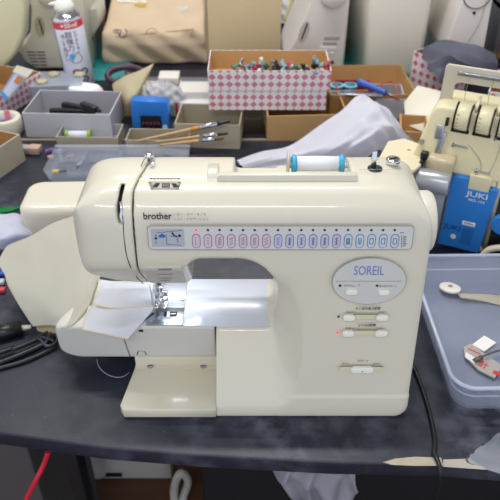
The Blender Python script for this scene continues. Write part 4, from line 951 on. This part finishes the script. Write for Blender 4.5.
# beige brush box and brushes
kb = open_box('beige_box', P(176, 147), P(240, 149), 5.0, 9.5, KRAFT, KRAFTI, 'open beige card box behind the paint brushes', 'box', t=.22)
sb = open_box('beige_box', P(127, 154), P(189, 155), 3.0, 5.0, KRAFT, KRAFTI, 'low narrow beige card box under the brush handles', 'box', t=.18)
BW = mat('pale_brush_wood', '#bb9a6e', .5, var=.06); FER = mat('ferrule_metal', '#c7cad2', .25, metal=.9, var=0)
def brush(a, c, w_, tip, lab, flat, end=None):
    rt = thing('paint_brush', lab, 'paint brush', a, 0, 'paint brushes'); a, c = Vector(a), Vector(c); d = (c - a)
    b = B(); b.tube([a, a + d * .35, a + d * .62], lambda t: w_ * (.45 + .5 * t), 10); part('handle', b, BW, rt, True)
    if flat:
        b = B(); b.tube([a + d * .58, a + d * .68], w_ * 1.05, 10, sub=1); part('handle_band', b, mat('orange_paint', '#c98a35', .4, var=0), rt, True)
    b = B(); b.tube([a + d * .66, a + d * .86], lambda t: w_ * (1.0 + .1 * t), 12, sub=1); part('ferrule', b, FER, rt, True)
    b = B(); b.tube([a + d * .86, a + d * .95, c], lambda t: w_ * (1.1 - .45 * t), 12, sub=3); part('bristles', b, tip, rt, True)
brush(hp(137, 141, 3.4), hp(230, 121, 6.4), .42, BLACKP, 'paint brush with black bristles and an orange band, uppermost', 1)
brush(hp(155, 142, 3.7), hp(228, 133, 6.0), .34, BLACKP, 'thin paint brush with dark tip, middle of the three', 0)
brush(hp(160, 145, 3.5), hp(224, 138, 5.9), .38, mat('brown_bristle', '#6b5238', .8, var=.1), 'paint brush with brown bristles, lowest of the three', 0)
# small grey box with a spool
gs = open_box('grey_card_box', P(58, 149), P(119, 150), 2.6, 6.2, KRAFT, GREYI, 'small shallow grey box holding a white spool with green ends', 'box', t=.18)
s2 = thing('thread_spool', 'white thread spool with lime green ends in the shallow grey box', 'thread spool', loc_in(gs, -2.6, 3.4, 1.5))
b = B(); b.cyl((-2.0, 0, 0), (2.0, 0, 0), .75, n=24); part('thread', b, SPW, s2)
for sx in (-1, 1): b = B(); b.cyl((sx * 1.9, 0, 0), (sx * 2.5, 0, 0), .98, n=24, bevel=.1); part('flange', b, mat('lime_plastic', '#8fb84e', .4, var=0), s2)
# pink patterned box left with packet
Lc, Rc = P(-34, 172, 5), P(46, 88, 5)
pl = open_box('patterned_box', P(-8, 124), P(45, 93), 5.0, 15, PK, CARD, 'open white box with pink diamonds at the left edge, holding a packet', 'box')
pp = thing('packet', 'blue and white hanging packet with orange square, propped in the left patterned box', 'packet', loc_in(pl, 1, 4, 2.5), 0)
b = B(); q = [hp(0, 93, 6.4), hp(17, 66, 8.4), hp(34, 71, 8.2), hp(6, 102, 5.6)]
G = bicubic([[q[0], q[1]], [q[3], q[2]]], 4, 8); b.grid(G, thick=.3); part('packet_film', b, mat('pale_blue_film', '#cfd6e8', .25, var=.04), pp, True)
def onq(u0, u1, v0, v1, up=.22):
    A, B_, C_, D_ = [Vector(x) for x in (q[0], q[1], q[2], q[3])]
    f = lambda u, v: (A * (1 - u) + B_ * u) * (1 - v) + (D_ * (1 - u) + C_ * u) * v + Vector((0, -.05, up))
    return [f(u0, v0), f(u1, v0), f(u1, v1), f(u0, v1)]
for nm, r_, m_ in (('packet_header', (.75, 1, 0, 1), WHITEBTN), ('pink_mark', (.86, .98, .1, .4), mat('pink_paper', '#dc7f9a', .6, var=0)), ('orange_square', (.5, .7, .45, .85), mat('orange_print', '#d08a4a', .5, var=0)), ('blue_mark', (.0, .1, .1, .9), mat('sky_print', '#3fa0d8', .4, var=0)), ('hang_hole', (.84, .9, .5, .68), INK)):
    b = B(); vs = [b.bm.verts.new(v) for v in onq(*r_)]; b.bm.faces.new(vs); bmesh.ops.solidify(b.bm, geom=b.bm.faces[:], thickness=.08); part(nm, b, m_, pp, True)
# beige box left edge, tape roll, bits
bb_ = open_box('beige_box', (-50.5, 93.5), (-42.6, 113.0), 5.4, 20, KRAFT, CARD, 'large open beige card box cut off by the left edge', 'box', t=.3)
tp = thing('tape_roll', 'cream tape roll at the left edge above the beige box', 'tape roll', (P(1, 140)[0], 122.9 + 2.2, .05))
b = B(); b.lathe([(2.2, .2), (2.4, 0), (3.4, 0), (3.5, .2), (3.5, 3.0), (3.3, 3.3), (2.5, 3.3), (2.2, 3.0), (2.2, .2)], n=40, cap=False); part('roll', b, mat('masking_cream', '#d6d2c0', .5, var=0), tp)
b = B(); b.lathe([(2.15, .3), (2.15, 2.9), (1.95, 2.9), (1.95, .3), (2.15, .3)], n=40, cap=False); part('core', b, GREYC, tp)
er = thing('rubber_block', 'small grey and pinkish block on the dark table left of the clear tray', 'block', (*P(31, 153), .05), -8)
b = B(); b.box((0, 0, .7), (4.0, 1.8, 1.4), .25); part('block', b, mat('grey_rubber', '#9d9a94', .7, var=.05), er)
b = B(); b.box((1.0, 0, .8), (2.2, 1.95, 1.5), .2); part('sleeve', b, mat('pinkish_sleeve', '#b99a8c', .6, var=.05), er)
b = B(); b.tube([hp(46, 153, .7), hp(52, 151, .9), hp(60, 152, .7), hp(66, 150, .6)], lambda t: .85 - .4 * t, 10); one('purple_tool', b, mat('violet_plastic', '#4a2a6a', .35, var=0), 'small dark purple tool on the table beside the grey block', 'tool')
b = B(); b.tube([hp(48, 157, .4), hp(54, 157.5, .4)], .4, 8, sub=1); one('beige_scrap', b, mat('beige_rubber', '#b79f88', .7, var=0), 'tiny beige scrap under the purple tool', 'scrap')
# clear compartment case behind the machine
L_, R_ = (-37.2, 103.9), (-8, 103.2)
cc = thing('compartment_case', 'low frosted clear case with dividers behind the machine head', 'plastic case', (-24, 103.6, 0), 0)
b = B(); b.tray(25.5, 9.4, 2.6, .2, .6, (0, 4.7, 0), 0, 0, rnd=1.2, seg=5); part('case_shell', b, CASEM, cc)
for x in (-6.5, 0, 6.2): b = B(); b.box((x, 4.7, 1.4), (.15, 8.2, 2.2)); part('divider', b, CASEM, cc)
b = B(); b.box((0, 9.9, 2.7), (25.5, 1.0, .3), .1); part('hinge_edge', b, CASEM, cc)
for k, (px, py, c_, n_) in enumerate(((57, 175, '#c9c23a', 'yellow'), (63, 175, '#4a4e58', 'dark grey'), (71, 160, '#a9785c', 'brown'), (80, 168, '#8f93a0', 'grey'))):
    b = B(); b.cyl((-.7, 0, .4), (.7, 0, .4), .32, n=12, bevel=.08); x, y = P(px, py); one('bobbin', b, mat('bit_' + n_.replace(' ', '_'), c_, .5, var=0), f'tiny {n_} bobbin inside the clear compartment case', 'bobbin', (x, y, .35), 20 * k)
# dark grey strip behind: long ruler lying by pink boxes
b = B(); b.box((0, 0, .4), (34, 3.2, .5), .1); one('steel_ruler', b, mat('dull_steel', '#7f828b', .35, metal=.5, var=.05), 'dull steel ruler lying flat between brown bag and small cartons', 'ruler', (-14.5, 151.5, 0), -1)
# cream accessory case behind the cloth
b = B(); b.net(lambda x, y, z: rmax(rmax(rb2(x, y, -6.6, 12, -3.6, 5.4, (1.8, .5, .5, 2.4)), rb2(x - z * -.25, z, -6.6, 12.5, 0.02, 7.0, (1.6, .3, .3, 1.4)), 1.0), rb2(y + z * -.2, z, -4.2, 6.4, -3, 7.0, (.1, .1, 1.2, 1.6)), .9), (-8, -5, -.1), (13, 6.8, 7.6), .3)
one('cream_case', b, CREAM, 'glossy cream plastic accessory case lying behind the cream cloth', 'accessory case', (-28.6, 88.6, 0), 2)
# white cloth and green packet at far left
rows = [[hp(-30, 214, 3), hp(0, 213, 3.2), (hp(20, 215, 2.6)), hp(34, 226, .6)], [hp(-34, 226, 4), hp(0, 225, 5), hp(22, 227, 4), hp(41, 232, .5)], [hp(-34, 240, 3.4), hp(0, 240, 4.6), hp(22, 238, 3.4), hp(42, 236, .4)], [hp(-34, 250, .5), hp(0, 250, .5), hp(20, 246, .3), hp(36, 243, .3)]]
G = bicubic(rows, 30, 36); G[..., 2] += .2 * np.sin(G[..., 0] * 1.4) * np.sin(G[..., 1] * 1.1); G[..., 2] = np.maximum(G[..., 2], .2)
b = B(); b.grid(G, thick=.15); one('white_cloth', b, mat('bright_lavender_cotton', '#eceefc', .85, var=.02, bump=.2, bscale=700), 'white cloth heap at the left edge above the cream cloth', 'cloth')
rows = [[hp(-10, 208, .5), hp(10, 207, 1.2), hp(25, 205, .9)], [hp(-10, 213, .3), hp(10, 211, 1.4), hp(22, 208, .5)], [hp(-10, 218, .2), hp(8, 214, .3), hp(18, 211, .2)]]
b = B(); b.grid(bicubic(rows, 12, 16), thick=.15); one('green_packet', b, mat('green_film', '#23a35a', .3, var=.06), 'small bright green packet by the left edge above the white cloth', 'packet')
for k, (px, py, c_, lab) in enumerate(((1, 276, '#2f5fc0', 'blue clip peeking out at the left edge beside cream cloth'), (0, 285, '#b9bcc6', 'grey clip between blue and red clips at the left edge'), (1, 293, '#c2364a', 'red clip peeking out at the left edge, nearest the black marker'))):
    x, y = P(px, py); b = B(); b.box((0, 0, .45), (3.0, 1.0, .7), .2); one('clip', b, mat('clip_%d' % k, c_, .4, var=0), lab, 'clip', (x - .8, y, 0), 8, group='coloured clips')
# black marker, thread snips
mk = thing('seam_ripper', 'black handled seam ripper with white tip by the left table edge', 'seam ripper', (*P(10, 330), .8), 0)
a_, c_ = hp(-12, 336, .9), hp(22, 328, .9)
b = B(); b.tube([a_, c_], lambda t: 1.15 - .15 * t, 18, sub=1); part('handle', b, BLACKP, mk, True)
d_ = hp(31, 326.5, .9); b = B(); b.tube([c_, d_], lambda t: .4 - .15 * t, 12, sub=1); part('tip', b, WHITEBTN, mk, True)
sn = thing('thread_snips', 'black metal thread snips with looped end below the seam ripper', 'snips', (*P(20, 350), .4), 0)
b = B(); b.tube([hp(-14, 368, .4), hp(20, 355, .4), hp(48, 342, .5), hp(55, 336, .5)], lambda t: .38, 8); part('blade', b, BLACKP, sn, True)
b = B(); b.tube([hp(-14, 358, .7), hp(12, 348.5, .7), hp(14, 349, .9), hp(34, 341, .7), hp(44, 335, .7)], lambda t: .32, 8); part('blade', b, BLACKP, sn, True)
b = B(); b.tube([hp(34, 340, .8), hp(40, 336, .8), hp(50, 331.5, .8), hp(57, 336, .8), hp(56, 342, .8), hp(47, 346, .8), (hp(42, 341, .9)), hp(38, 338, .8)], .2, 8); b.tube([hp(41, 337, .9), hp(47, 338, 1.0), hp(54, 341, .9)], .18, 8); b.tube([hp(45, 345, .8), hp(48, 338, 1.0), hp(51, 333, .8)], .16, 8); part('finger_loop', b, mat('dark_steel', '#54565f', .35, metal=.6, var=0), sn, True)
b = B(); b.tube([hp(-16, 372, .3), hp(25, 361, .3), hp(56, 347, .3)], .32, 8); part('grip', b, BLACKP, sn, True)

# ================================================================ back row on the far table
TEAL = mat('teal_cutting_mat', '#1f7f80', .6, var=.06)
b = B(); b.box((-36.0, 165, .15), (12, 26, .3), .05); one('cutting_mat', b, TEAL, 'teal cutting mat under the left end of the brown bag', 'cutting mat')
b = B(); b.box((33.5, 159, .15), (26, 16, .3), .05); one('cutting_mat', b, TEAL, 'teal cutting mat under the tall white machine cover', 'cutting mat')
def wheel(bb, x, y, z, r, mi=0): bb.lathe([(r - .3, 0), (r, .3), (r, 1.6), (r - .4, 2.1), (.1, 2.2)], (x, y, z), (0, -1, 0), 40, mi)
# machine A: left, side on
Y0 = 158.5
ma = thing('old_sewing_machine', 'putty coloured sewing machine seen end on behind the spray can', 'sewing machine', (-47, Y0, 0))
pts = [D(36, 69, Y0), D(25, 62, Y0), D(17, 48.5, Y0), D(25, 43, Y0), D(30, 33, Y0), D(31, 10, Y0), (D(31, 0, Y0)[0], 22), (D(31, 0, Y0)[0] + 1.5, 29), (D(84, 0, Y0)[0] - 2, 30), (D(84, 0, Y0)[0], 28), D(84, 0, Y0), D(92, 69, Y0)]
b = B(); b.prism(pts, 'XZ', Y0, Y0 + 22, bevel=.7); part('body', b, PUTTY, ma, True)
b = B(); wheel(b, D(49, -6, Y0)[0], Y0, D(49, -6, Y0)[1], 2.5); part('handwheel', b, CREAM2, ma, True)
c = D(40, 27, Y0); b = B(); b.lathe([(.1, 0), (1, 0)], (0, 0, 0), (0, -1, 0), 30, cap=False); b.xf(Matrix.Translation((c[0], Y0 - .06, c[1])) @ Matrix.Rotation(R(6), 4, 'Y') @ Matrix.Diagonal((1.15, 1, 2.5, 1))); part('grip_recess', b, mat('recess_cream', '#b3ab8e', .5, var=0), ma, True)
b = B(); b.box((c[0] + .3, Y0 - .12, c[1]), (.3, .1, 3.4), rot=(0, -6, 0)); part('recess_slot', b, DARK, ma, True)
for i in range(5):
    a0 = D(27 + i * 1.3, 52 + i * 3.2, Y0); a1 = D(45 + i * .5, 52 + i * 3.2, Y0)
    for (u0, u1) in ((0, .47), (.53, 1)):
        b = B(); b.box((a0[0] + (a1[0] - a0[0]) * (u0 + u1) / 2, Y0 - .05, a0[1]), ((a1[0] - a0[0]) * (u1 - u0), .1, .28)); part('vent_slot', b, INK, ma, True)
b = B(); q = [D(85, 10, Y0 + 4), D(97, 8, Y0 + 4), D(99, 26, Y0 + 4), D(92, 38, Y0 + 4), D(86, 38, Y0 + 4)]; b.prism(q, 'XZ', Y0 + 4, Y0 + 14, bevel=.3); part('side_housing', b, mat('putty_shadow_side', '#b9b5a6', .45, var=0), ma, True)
b = B(); q = D(90, 40, Y0 + 3.9); b.box((q[0], Y0 + 3.9, q[1]), (1.4, .1, 1.8), rot=(0, 20, 0)); part('socket', b, DARK, ma, True)
# far left cream machine
b = B(); Y1 = 150.5
pts = [D(-70, 76, Y1), D(8, 70, Y1), D(20, 55, Y1), D(28, 36, Y1), D(29, 10, Y1), (D(29, 0, Y1)[0] - .5, 24), (D(20, 0, Y1)[0], 29), (D(-70, 0, Y1)[0], 29)]
b.prism([(x - 1.0, max(z, 0)) for x, z in pts], 'XZ', Y1 + .5, Y1 + 5, bevel=1.0)
for v in b.bm.verts: v.co.y += 0
one('yellowed_cover', b, mat('yellowed_plastic', '#dcd8b4', .4, var=.02), 'large yellowed cream plastic machine cover at the upper left corner', 'machine cover')
# brown paper bag
BR = mat('brown_paper', '#c2ad93', .8, var=.05, scale=14, bump=.35, bscale=60)
bag = thing('paper_bag', 'large folded brown paper bag with stamps and white labels lying flat', 'paper bag', (-22, 160, 0))
def bagf(x, y, z):
    wv = .25 * np.sin(x * .5 + z) + .2 * np.sin(x * .9 - y * .6)
    f1 = (y - 175.0 + 0) ; top = z - (7.6 + wv + (y - 162) * .33)
    front = (160.6 + z * .33 + .5 * np.clip(5.2 - z, 0, 9) + .35 * np.sin(x * .4 + 1) + .3 * np.sin(x * .8 + z * 1.1) - y)
    sx = rb2(x, y, -37.0, -10.2, 150, 190, .1) + (z * .12)
    return rmax(rmax(rmax(sx, top, .9), front, .7), np.maximum(y - 186, -z + .1), .3)
b = B(); b.net(bagf, (-39, 159, 0), (-9, 187, 17), .6); part('bag_body', b, BR, bag, True)
def bagpt(px, py):
    r = _ray(px, py); ts = np.linspace(100, 230, 1500); X, Yv, Z = r[0] * ts, r[1] * ts, CAMH + r[2] * ts; v = bagf(X, Yv, Z); i = int(np.argmax(v < 0)); return Vector((X[i], Yv[i], Z[i]))
def bagquad(nm, qs, m_, up=.12):
    b = B(); vs = [b.bm.verts.new(bagpt(*q) + Vector((0, -up, up))) for q in qs]; b.bm.faces.new(vs); bmesh.ops.solidify(b.bm, geom=b.bm.faces[:], thickness=.06); part(nm, b, m_, bag, True)
bagquad('white_label', ((117, 0), (146, 0), (147, 3), (117, 2.5)), WHITEBTN)
bagquad('yellow_label', ((135, 3.5), (147, 4), (146, 7.5), (134, 6.5)), mat('yellow_tape', '#e0c445', .5, var=0))
bagquad('white_label', ((178, 8), (188, 6.5), (188, 11), (179, 12.5)), WHITEBTN)
b = B(); c = bagpt(122.5, 34.5); b.text('収入', 2.4, Matrix.Translation(c + Vector((0, -.15, .1))) @ Matrix.Rotation(R(70), 4, 'X'), 0, .02, bold=.03); part('black_stamp', b, INK, bag, True)
for px in (152, 193):
    b = B(); c = bagpt(px, 33); b.tube([c + Vector((1.4 * math.cos(a) if px == 152 else 1.4 * math.sin(a * 1.0) * (.6), -.12, 1.2 * math.sin(a) if px == 152 else 1.2 * math.cos(a))) for a in [2 * math.pi * k / (12 if px == 152 else 3) for k in range(12 if px == 152 else 3)]], .07, 5, closed=True, sub=1); part('faint_stamp', b, mat('faint_ink', '#9a7a5c', .7, var=0), bag, True)
b = B(); a_, c_ = bagpt(97, 39), bagpt(210, 26); m_ = [bagpt(103 + 103 * k / 8, 38 - 10 * k / 8) + Vector((0, -.05, .05)) for k in range(9)]; b.tube(m_, .08, 6, sub=2); part('fold_crease', b, mat('crease_brown', '#a98262', .8, var=0), bag, True)
# machine H
Y2 = 155.5
mh = thing('white_sewing_machine', 'pale pinkish white sewing machine seen end on behind the presser feet', 'sewing machine', (15, Y2, 0))
pts = [D(282, 77, Y2), D(286, 62, Y2), D(311, 0, Y2), (12.6 + 1.6, 24), (15.5, 30), (24.5, 30), D(350, 0, Y2), D(343, 77, Y2)]
b = B(); b.prism([(x, max(z, 0)) for x, z in pts], 'XZ', Y2, Y2 + 24, bevel=.6); part('body', b, PINKW, mh, True)
b = B(); c = D(333, -6, Y2); wheel(b, c[0], Y2, c[1], 2.75); part('handwheel', b, PINKW, mh, True)
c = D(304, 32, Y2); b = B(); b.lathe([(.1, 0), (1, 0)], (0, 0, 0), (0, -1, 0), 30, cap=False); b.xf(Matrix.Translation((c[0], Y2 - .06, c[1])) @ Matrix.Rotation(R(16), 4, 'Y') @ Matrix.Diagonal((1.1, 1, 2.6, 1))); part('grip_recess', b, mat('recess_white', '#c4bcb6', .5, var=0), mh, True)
b = B(); b.box((c[0] + .1, Y2 - .12, c[1] + .2), (.28, .1, 3.9), rot=(0, 18, 0)); part('recess_slot', b, DARK, mh, True)
c = D(309, 57, Y2)
for k in range(3):
    b = B(); r_ = .6 + .55 * k; b.tube([(c[0] + r_ * math.cos(a), Y2 - .04, c[1] + r_ * math.sin(a)) for a in [math.pi * j / 10 for j in range(11)]], .13, 5, sub=1); part('vent_arc', b, INK, mh, True)
for nm, px, py, w_, h_, m_ in (('rating_plate', 332, 38, 3.6, .8, mat('grey_print', '#a8a09c', .5, var=0)), ('rating_plate', 330, 43.5, 3.2, .9, mat('grey_print', '#a8a09c', .5, var=0)), ('white_sticker', 328, 48, 3.8, 1.0, WHITEBTN), ('switch', 326, 54.5, 1.0, .5, WHITEBTN), ('switch', 332, 53, 1.0, .5, WHITEBTN), ('round_socket', 332, 62, .8, .8, DARK), ('power_socket', 333, 72, 1.3, 2.2, DARK)):
    c = D(px, py, Y2); b = B()
    if nm == 'round_socket': b.cyl((c[0], Y2, c[1]), (c[0], Y2 - .15, c[1]), .4, n=16)
    else: b.box((c[0], Y2 - .05, c[1]), (w_, .14, h_), .04)
    part(nm, b, m_, mh, True)
# white bag with yellow tape between
b = B(); b.net(lambda x, y, z: (np.sqrt((x / 3.0) ** 2 + (y / 4) ** 2 + (z / 10.0) ** 2) - 1) * 3 + .12 * np.sin(z * 2 + x), (-4, -5, -2), (4, 5, 11), .5)
wbg = thing('white_bag', 'white bag closed with yellow tape, between beige board and white machine', 'bag', (D(288, 40, 190)[0], 190, 5))
part('bag_body', b, mat('white_film', '#dcdcd8', .4, var=.02), wbg)
b = B(); b.tube([(-1.2, -4.6, -1), (.1, -4.5, 3), (.8, -3.6, 7), (1.6, -2.4, 12)], .5, 8); part('yellow_tape', b, mat('yellow_tape_film', '#d8cd8c', .4, var=0), wbg)
# white tall cover
Y3 = 154.5
b = B(); q0, q1, q2, q3 = D(362, 76, Y3), D(420, 77, Y3), D(433, 0, Y3), D(372, 0, Y3)
b.prism([(q0[0], 0), (q1[0], 0), (q2[0], q2[1]), (q2[0] + .8, 30), (q3[0] + 1.5, 30), (q3[0] - .2, q3[1])], 'XZ', Y3, Y3 + 17, bevel=1.3)
for v in b.bm.verts: v.co.x -= (v.co.y - Y3) * .22 if v.co.x < 32 else 0
one('machine_cover', b, mat('warm_white_cover', '#eae4d5', .45, var=.02), 'tall blank warm white machine cover behind the cardboard tray', 'machine cover')
# pleated stack
b = B(); G = np.zeros((60, 3, 3))
for i in range(60):
    z = 2 + i * .42; 
    for j in range(3): G[i, j] = (D(430, 20, 173)[0] + j * 3.6 + (z - 12) * .12, 173 + (i % 2) * .7 + j * .5, z)
b.grid(G, thick=.1, smooth=False); one('pleated_paper', b, mat('bluish_white_paper', '#d3d8ea', .6, var=0), 'pleated bluish white paper stack between white cover and tilted machine', 'paper')
# machine far right
Y4 = 150
mr = thing('tilted_sewing_machine', 'pinkish white sewing machine end behind the grey cloth, upper right', 'sewing machine', (50, Y4, 0))
pts = [D(446, 75, Y4), D(444, 48, Y4), D(462, 0, Y4), (D(462, 0, Y4)[0] + 2, 30), (D(494, 0, Y4)[0] + .5, 30), D(493, 0, Y4), D(484, 50, Y4), D(480, 75, Y4)]
b = B(); b.prism([(x, max(z, 0)) for x, z in pts], 'XZ', Y4, Y4 + 20, bevel=.5); part('body', b, PINKW, mr, True)
c = D(478, -6, Y4); b = B(); b.tube([(c[0] + 3.1 * math.cos(a), Y4 - .05, c[1] + 3.1 * math.sin(a)) for a in [2 * math.pi * j / 28 for j in range(28)]], .16, 6, closed=True, sub=1); part('wheel_ring', b, mat('olive_shadow', '#6c6a58', .5, var=0), mr, True)
c = D(474, 12.8, Y4); b = B(); b.cyl((c[0], Y4, c[1]), (c[0], Y4 - .2, c[1]), .35, n=14); part('socket', b, DARK, mr, True)
b = B(); b.tube([(c[0] + 2.2, Y4 - .3, 20), (c[0] + 1.5, Y4 - .3, 14), (c[0] - .8, Y4 - .3, 9)], .05, 5); part('hanging_thread', b, INK, mr, True)
# right patterned boxes, grey cloth, cardboard
pr = open_box('patterned_box', P(408, 91), P(441, 104), 9.3, 8, PK2, CARD, 'white box with pink diamonds under the grey cloth', 'box', z=0)
pr['label'] = 'white box with pink diamonds standing under the grey cloth'
pr2 = open_box('patterned_box', (44.5, 118.5), (62, 110.5), 11.5, 12, PK2, CARD, 'white box with large pink diamonds right behind the overlock machine', 'box')
rows = [[hp(420, 52, 10), hp(434, 44, 12.5), hp(452, 43, 13), hp(478, 47, 12), hp(497, 54, 10)], [hp(425, 60, 10.3), hp(438, 52, 13), hp(456, 52, 14), hp(480, 56, 13), hp(498, 62, 10)],
        [hp(431, 70, 10), hp(444, 63, 12), hp(458, 62, 13), hp(482, 66, 12), hp(497, 70, 9)], [hp(439, 82, 9), hp(448, 76, 9.5), hp(462, 74, 10), hp(482, 76, 9), hp(496, 78, 7)]]
G = bicubic(rows, 50, 60); u = np.linspace(0, 1, 60)[None, :]; v = np.linspace(0, 1, 50)[:, None]
G[..., 2] += .7 * np.sin(v * 9 + u * 6) * np.sin(u * 4 + .5) + .45 * np.sin(v * 17 - u * 9)
b = B(); b.grid(G, thick=.25); one('grey_cloth', b, mat('slate_grey_cotton', '#7d8090', .9, var=.04, bump=.2, bscale=500), 'slate grey folded cloth heaped on the pink diamond box', 'cloth')
b = B(); b.box((0, 0, 5), (20, 14, 10), .2); one('cardboard_box', b, CARD2, 'closed brown cardboard box at the right edge beside the grey cloth', 'cardboard box', (70.5, 146, 0), 0)
sh = thing('shelf_rack', 'dark shelf with brown boards at the upper right corner', 'shelf', (68, 172, 0))
for z in (1, 13, 25): b = B(); b.box((75, 172, z), (28, 14, 1.2), .1); part('shelf_board', b, mat('brown_board', '#96693f', .6, var=.08), sh, True)
for x in (61.6, 88): b = B(); b.box((x, 172, 15), (1.2, 14, 30), .1); part('upright', b, mat('grey_upright', '#6b6d72', .5, var=0), sh, True)
b = B(); b.net(lambda x, y, z: (np.sqrt((x / 5) ** 2 + (y / 4) ** 2 + (z / 2.6) ** 2) - 1) * 2.5 + .15 * np.sin(x * 2 + z * 3), (-6, -5, -3.4), (6, 5, 3.4), .5); one('clear_bag', b, mat('crinkled_film', '#d2d3d8', .15, var=0, alpha=.55, coat=.6), 'crinkled clear plastic bag on the shelf at the upper right', 'plastic bag', (69, 171, 4.4))
# dark goods seen between the machines
b = B(); b.box((0, 0, 12), (14, 10, 24), .8); one('dark_case', b, mat('near_black_case', '#1c1c22', .5, var=0), 'dark case standing behind the paper bag and spray can', 'case', (-45, 196, 0))
b = B(); b.box((0, 0, 10), (10, 8, 20), .8); one('navy_case', b, mat('navy_case', '#23263a', .5, var=0), 'navy case standing behind the white bag with yellow tape', 'case', (10, 202, 0))

# ================================================================ below the table
def U(px, py, h): return P(px, py, h)
WFB = mat('white_carton_shiny', '#cfccc8', .5, var=.02)
fb2 = thing('floor_carton', 'white carton with a dark slot on the floor under the table', 'carton', (-24, 66, -72))
x0, y0 = P(82, 479, -71.9); x1, _ = P(172, 479, -71.9)
b = B(); b.box(((x0 + x1) / 2, y0 + 10, -56), (x1 - x0, 20, 31.8), .4); part('carton_body', b, WFB, fb2, True)
b = B(); s0, s1 = D(94, 475, y0)[0], D(122, 475, y0)[0]; b.box(((s0 + s1) / 2, y0 - .05, D(108, 474.5, y0)[1]), (s1 - s0, .3, 1.3)); part('dark_slot', b, DARK, fb2, True)
b = B(); xa, ya = P(66, 470, -71.9); sb_ = lambda x, y, z: rmax(rmax(rb2(x, y, -6, 7, -4, 5, 2.5), rb2(x - .15 * z, z, -6, 7, 0, 20, 3), 1.5), y - 5, 1) + .35 * np.sin(x * .9 + z * .4) * np.sin(z * .5)
b.net(sb_, (-8, -6, 0), (11, 6, 21), .8); one('white_plastic_bag', b, mat('dull_white_film', '#c2c0c2', .45, var=.03), 'crumpled white plastic bag on the floor left of the white carton', 'plastic bag', (P(81, 480, -71.9)[0], P(81, 480, -71.9)[1] + 3.5, -71.8))
b = B(); h_ = -60
b.tube([hp(176, 512, -70), hp(174, 492, -66), hp(178, 476, h_), hp(184, 474, h_), hp(188, 482, -63), hp(184, 495, -67), hp(180, 512, -70)], .9, 8)
for v in b.bm.verts: v.co.z = max(v.co.z, -71.8)
one('white_strap', b, mat('off_white_webbing', '#c4c0ba', .7, var=0), 'looped off-white strap rising from the floor beside the white carton', 'strap')
b = B(); xl = D(25, 447, 57)[0]; b.box((xl - 10, 68.5, -39), (20, 22, 65.8), .3); one('grey_drawer_unit', b, mat('dark_grey_panel', '#4a4746', .6, var=.04), 'dark grey drawer unit under the left end of the work table', 'drawer unit')
b = B(); b.tube([hp(48, 452, -7), hp(44, 464, -9), hp(36, 480, -11), hp(27, 498, -14), hp(20, 520, -17)], .33, 8); one('red_cable', b, mat('bright_red_plastic', '#c8203c', .4, var=0), 'red cable hanging under the left part of the table', 'cable')
b = B(); b.box((20.5, 84, -40), (57, 34, 63.5), .5); one('black_filler', b, mat('matt_black_filler', '#0f0f12', .7, var=0), 'matt black block added to darken the space under the middle of the work table', 'dark filler')  # plain block added to keep the space under the table black
b = B(); b.box((24, 78, -4), (3, 3, 3)) if False else None; b.bm.free()
rows = [[hp(282, 452, -8), hp(300, 452, -7), hp(322, 452, -8), hp(346, 452, -8), hp(356, 452, -9)], [hp(272, 476, -12), hp(292, 478, -10), hp(318, 474, -9), hp(345, 470, -10), hp(355, 478, -12)], [hp(286, 488, -15), hp(302, 488, -13), hp(316, 492, -12), hp(340, 494, -13), hp(358, 492, -15)], [hp(300, 505, -20), hp(312, 510, -19), hp(326, 515, -18), hp(340, 515, -18), hp(350, 510, -20)]]
G = bicubic(rows, 50, 60); u = np.linspace(0, 1, 60)[None, :]; v = np.linspace(0, 1, 50)[:, None]
G[..., 1] += .7 * np.sin(u * 22 + v * 5) + .4 * np.sin(u * 11 - v * 12); G[..., 2] = np.minimum(G[..., 2], -6.2)
b = B(); b.grid(G, thick=.2); one('hanging_cloth', b, mat('grey_white_cotton', '#bdbec8', .9, var=.04), 'rumpled greyish white cloth hanging under the table edge in the middle', 'cloth')
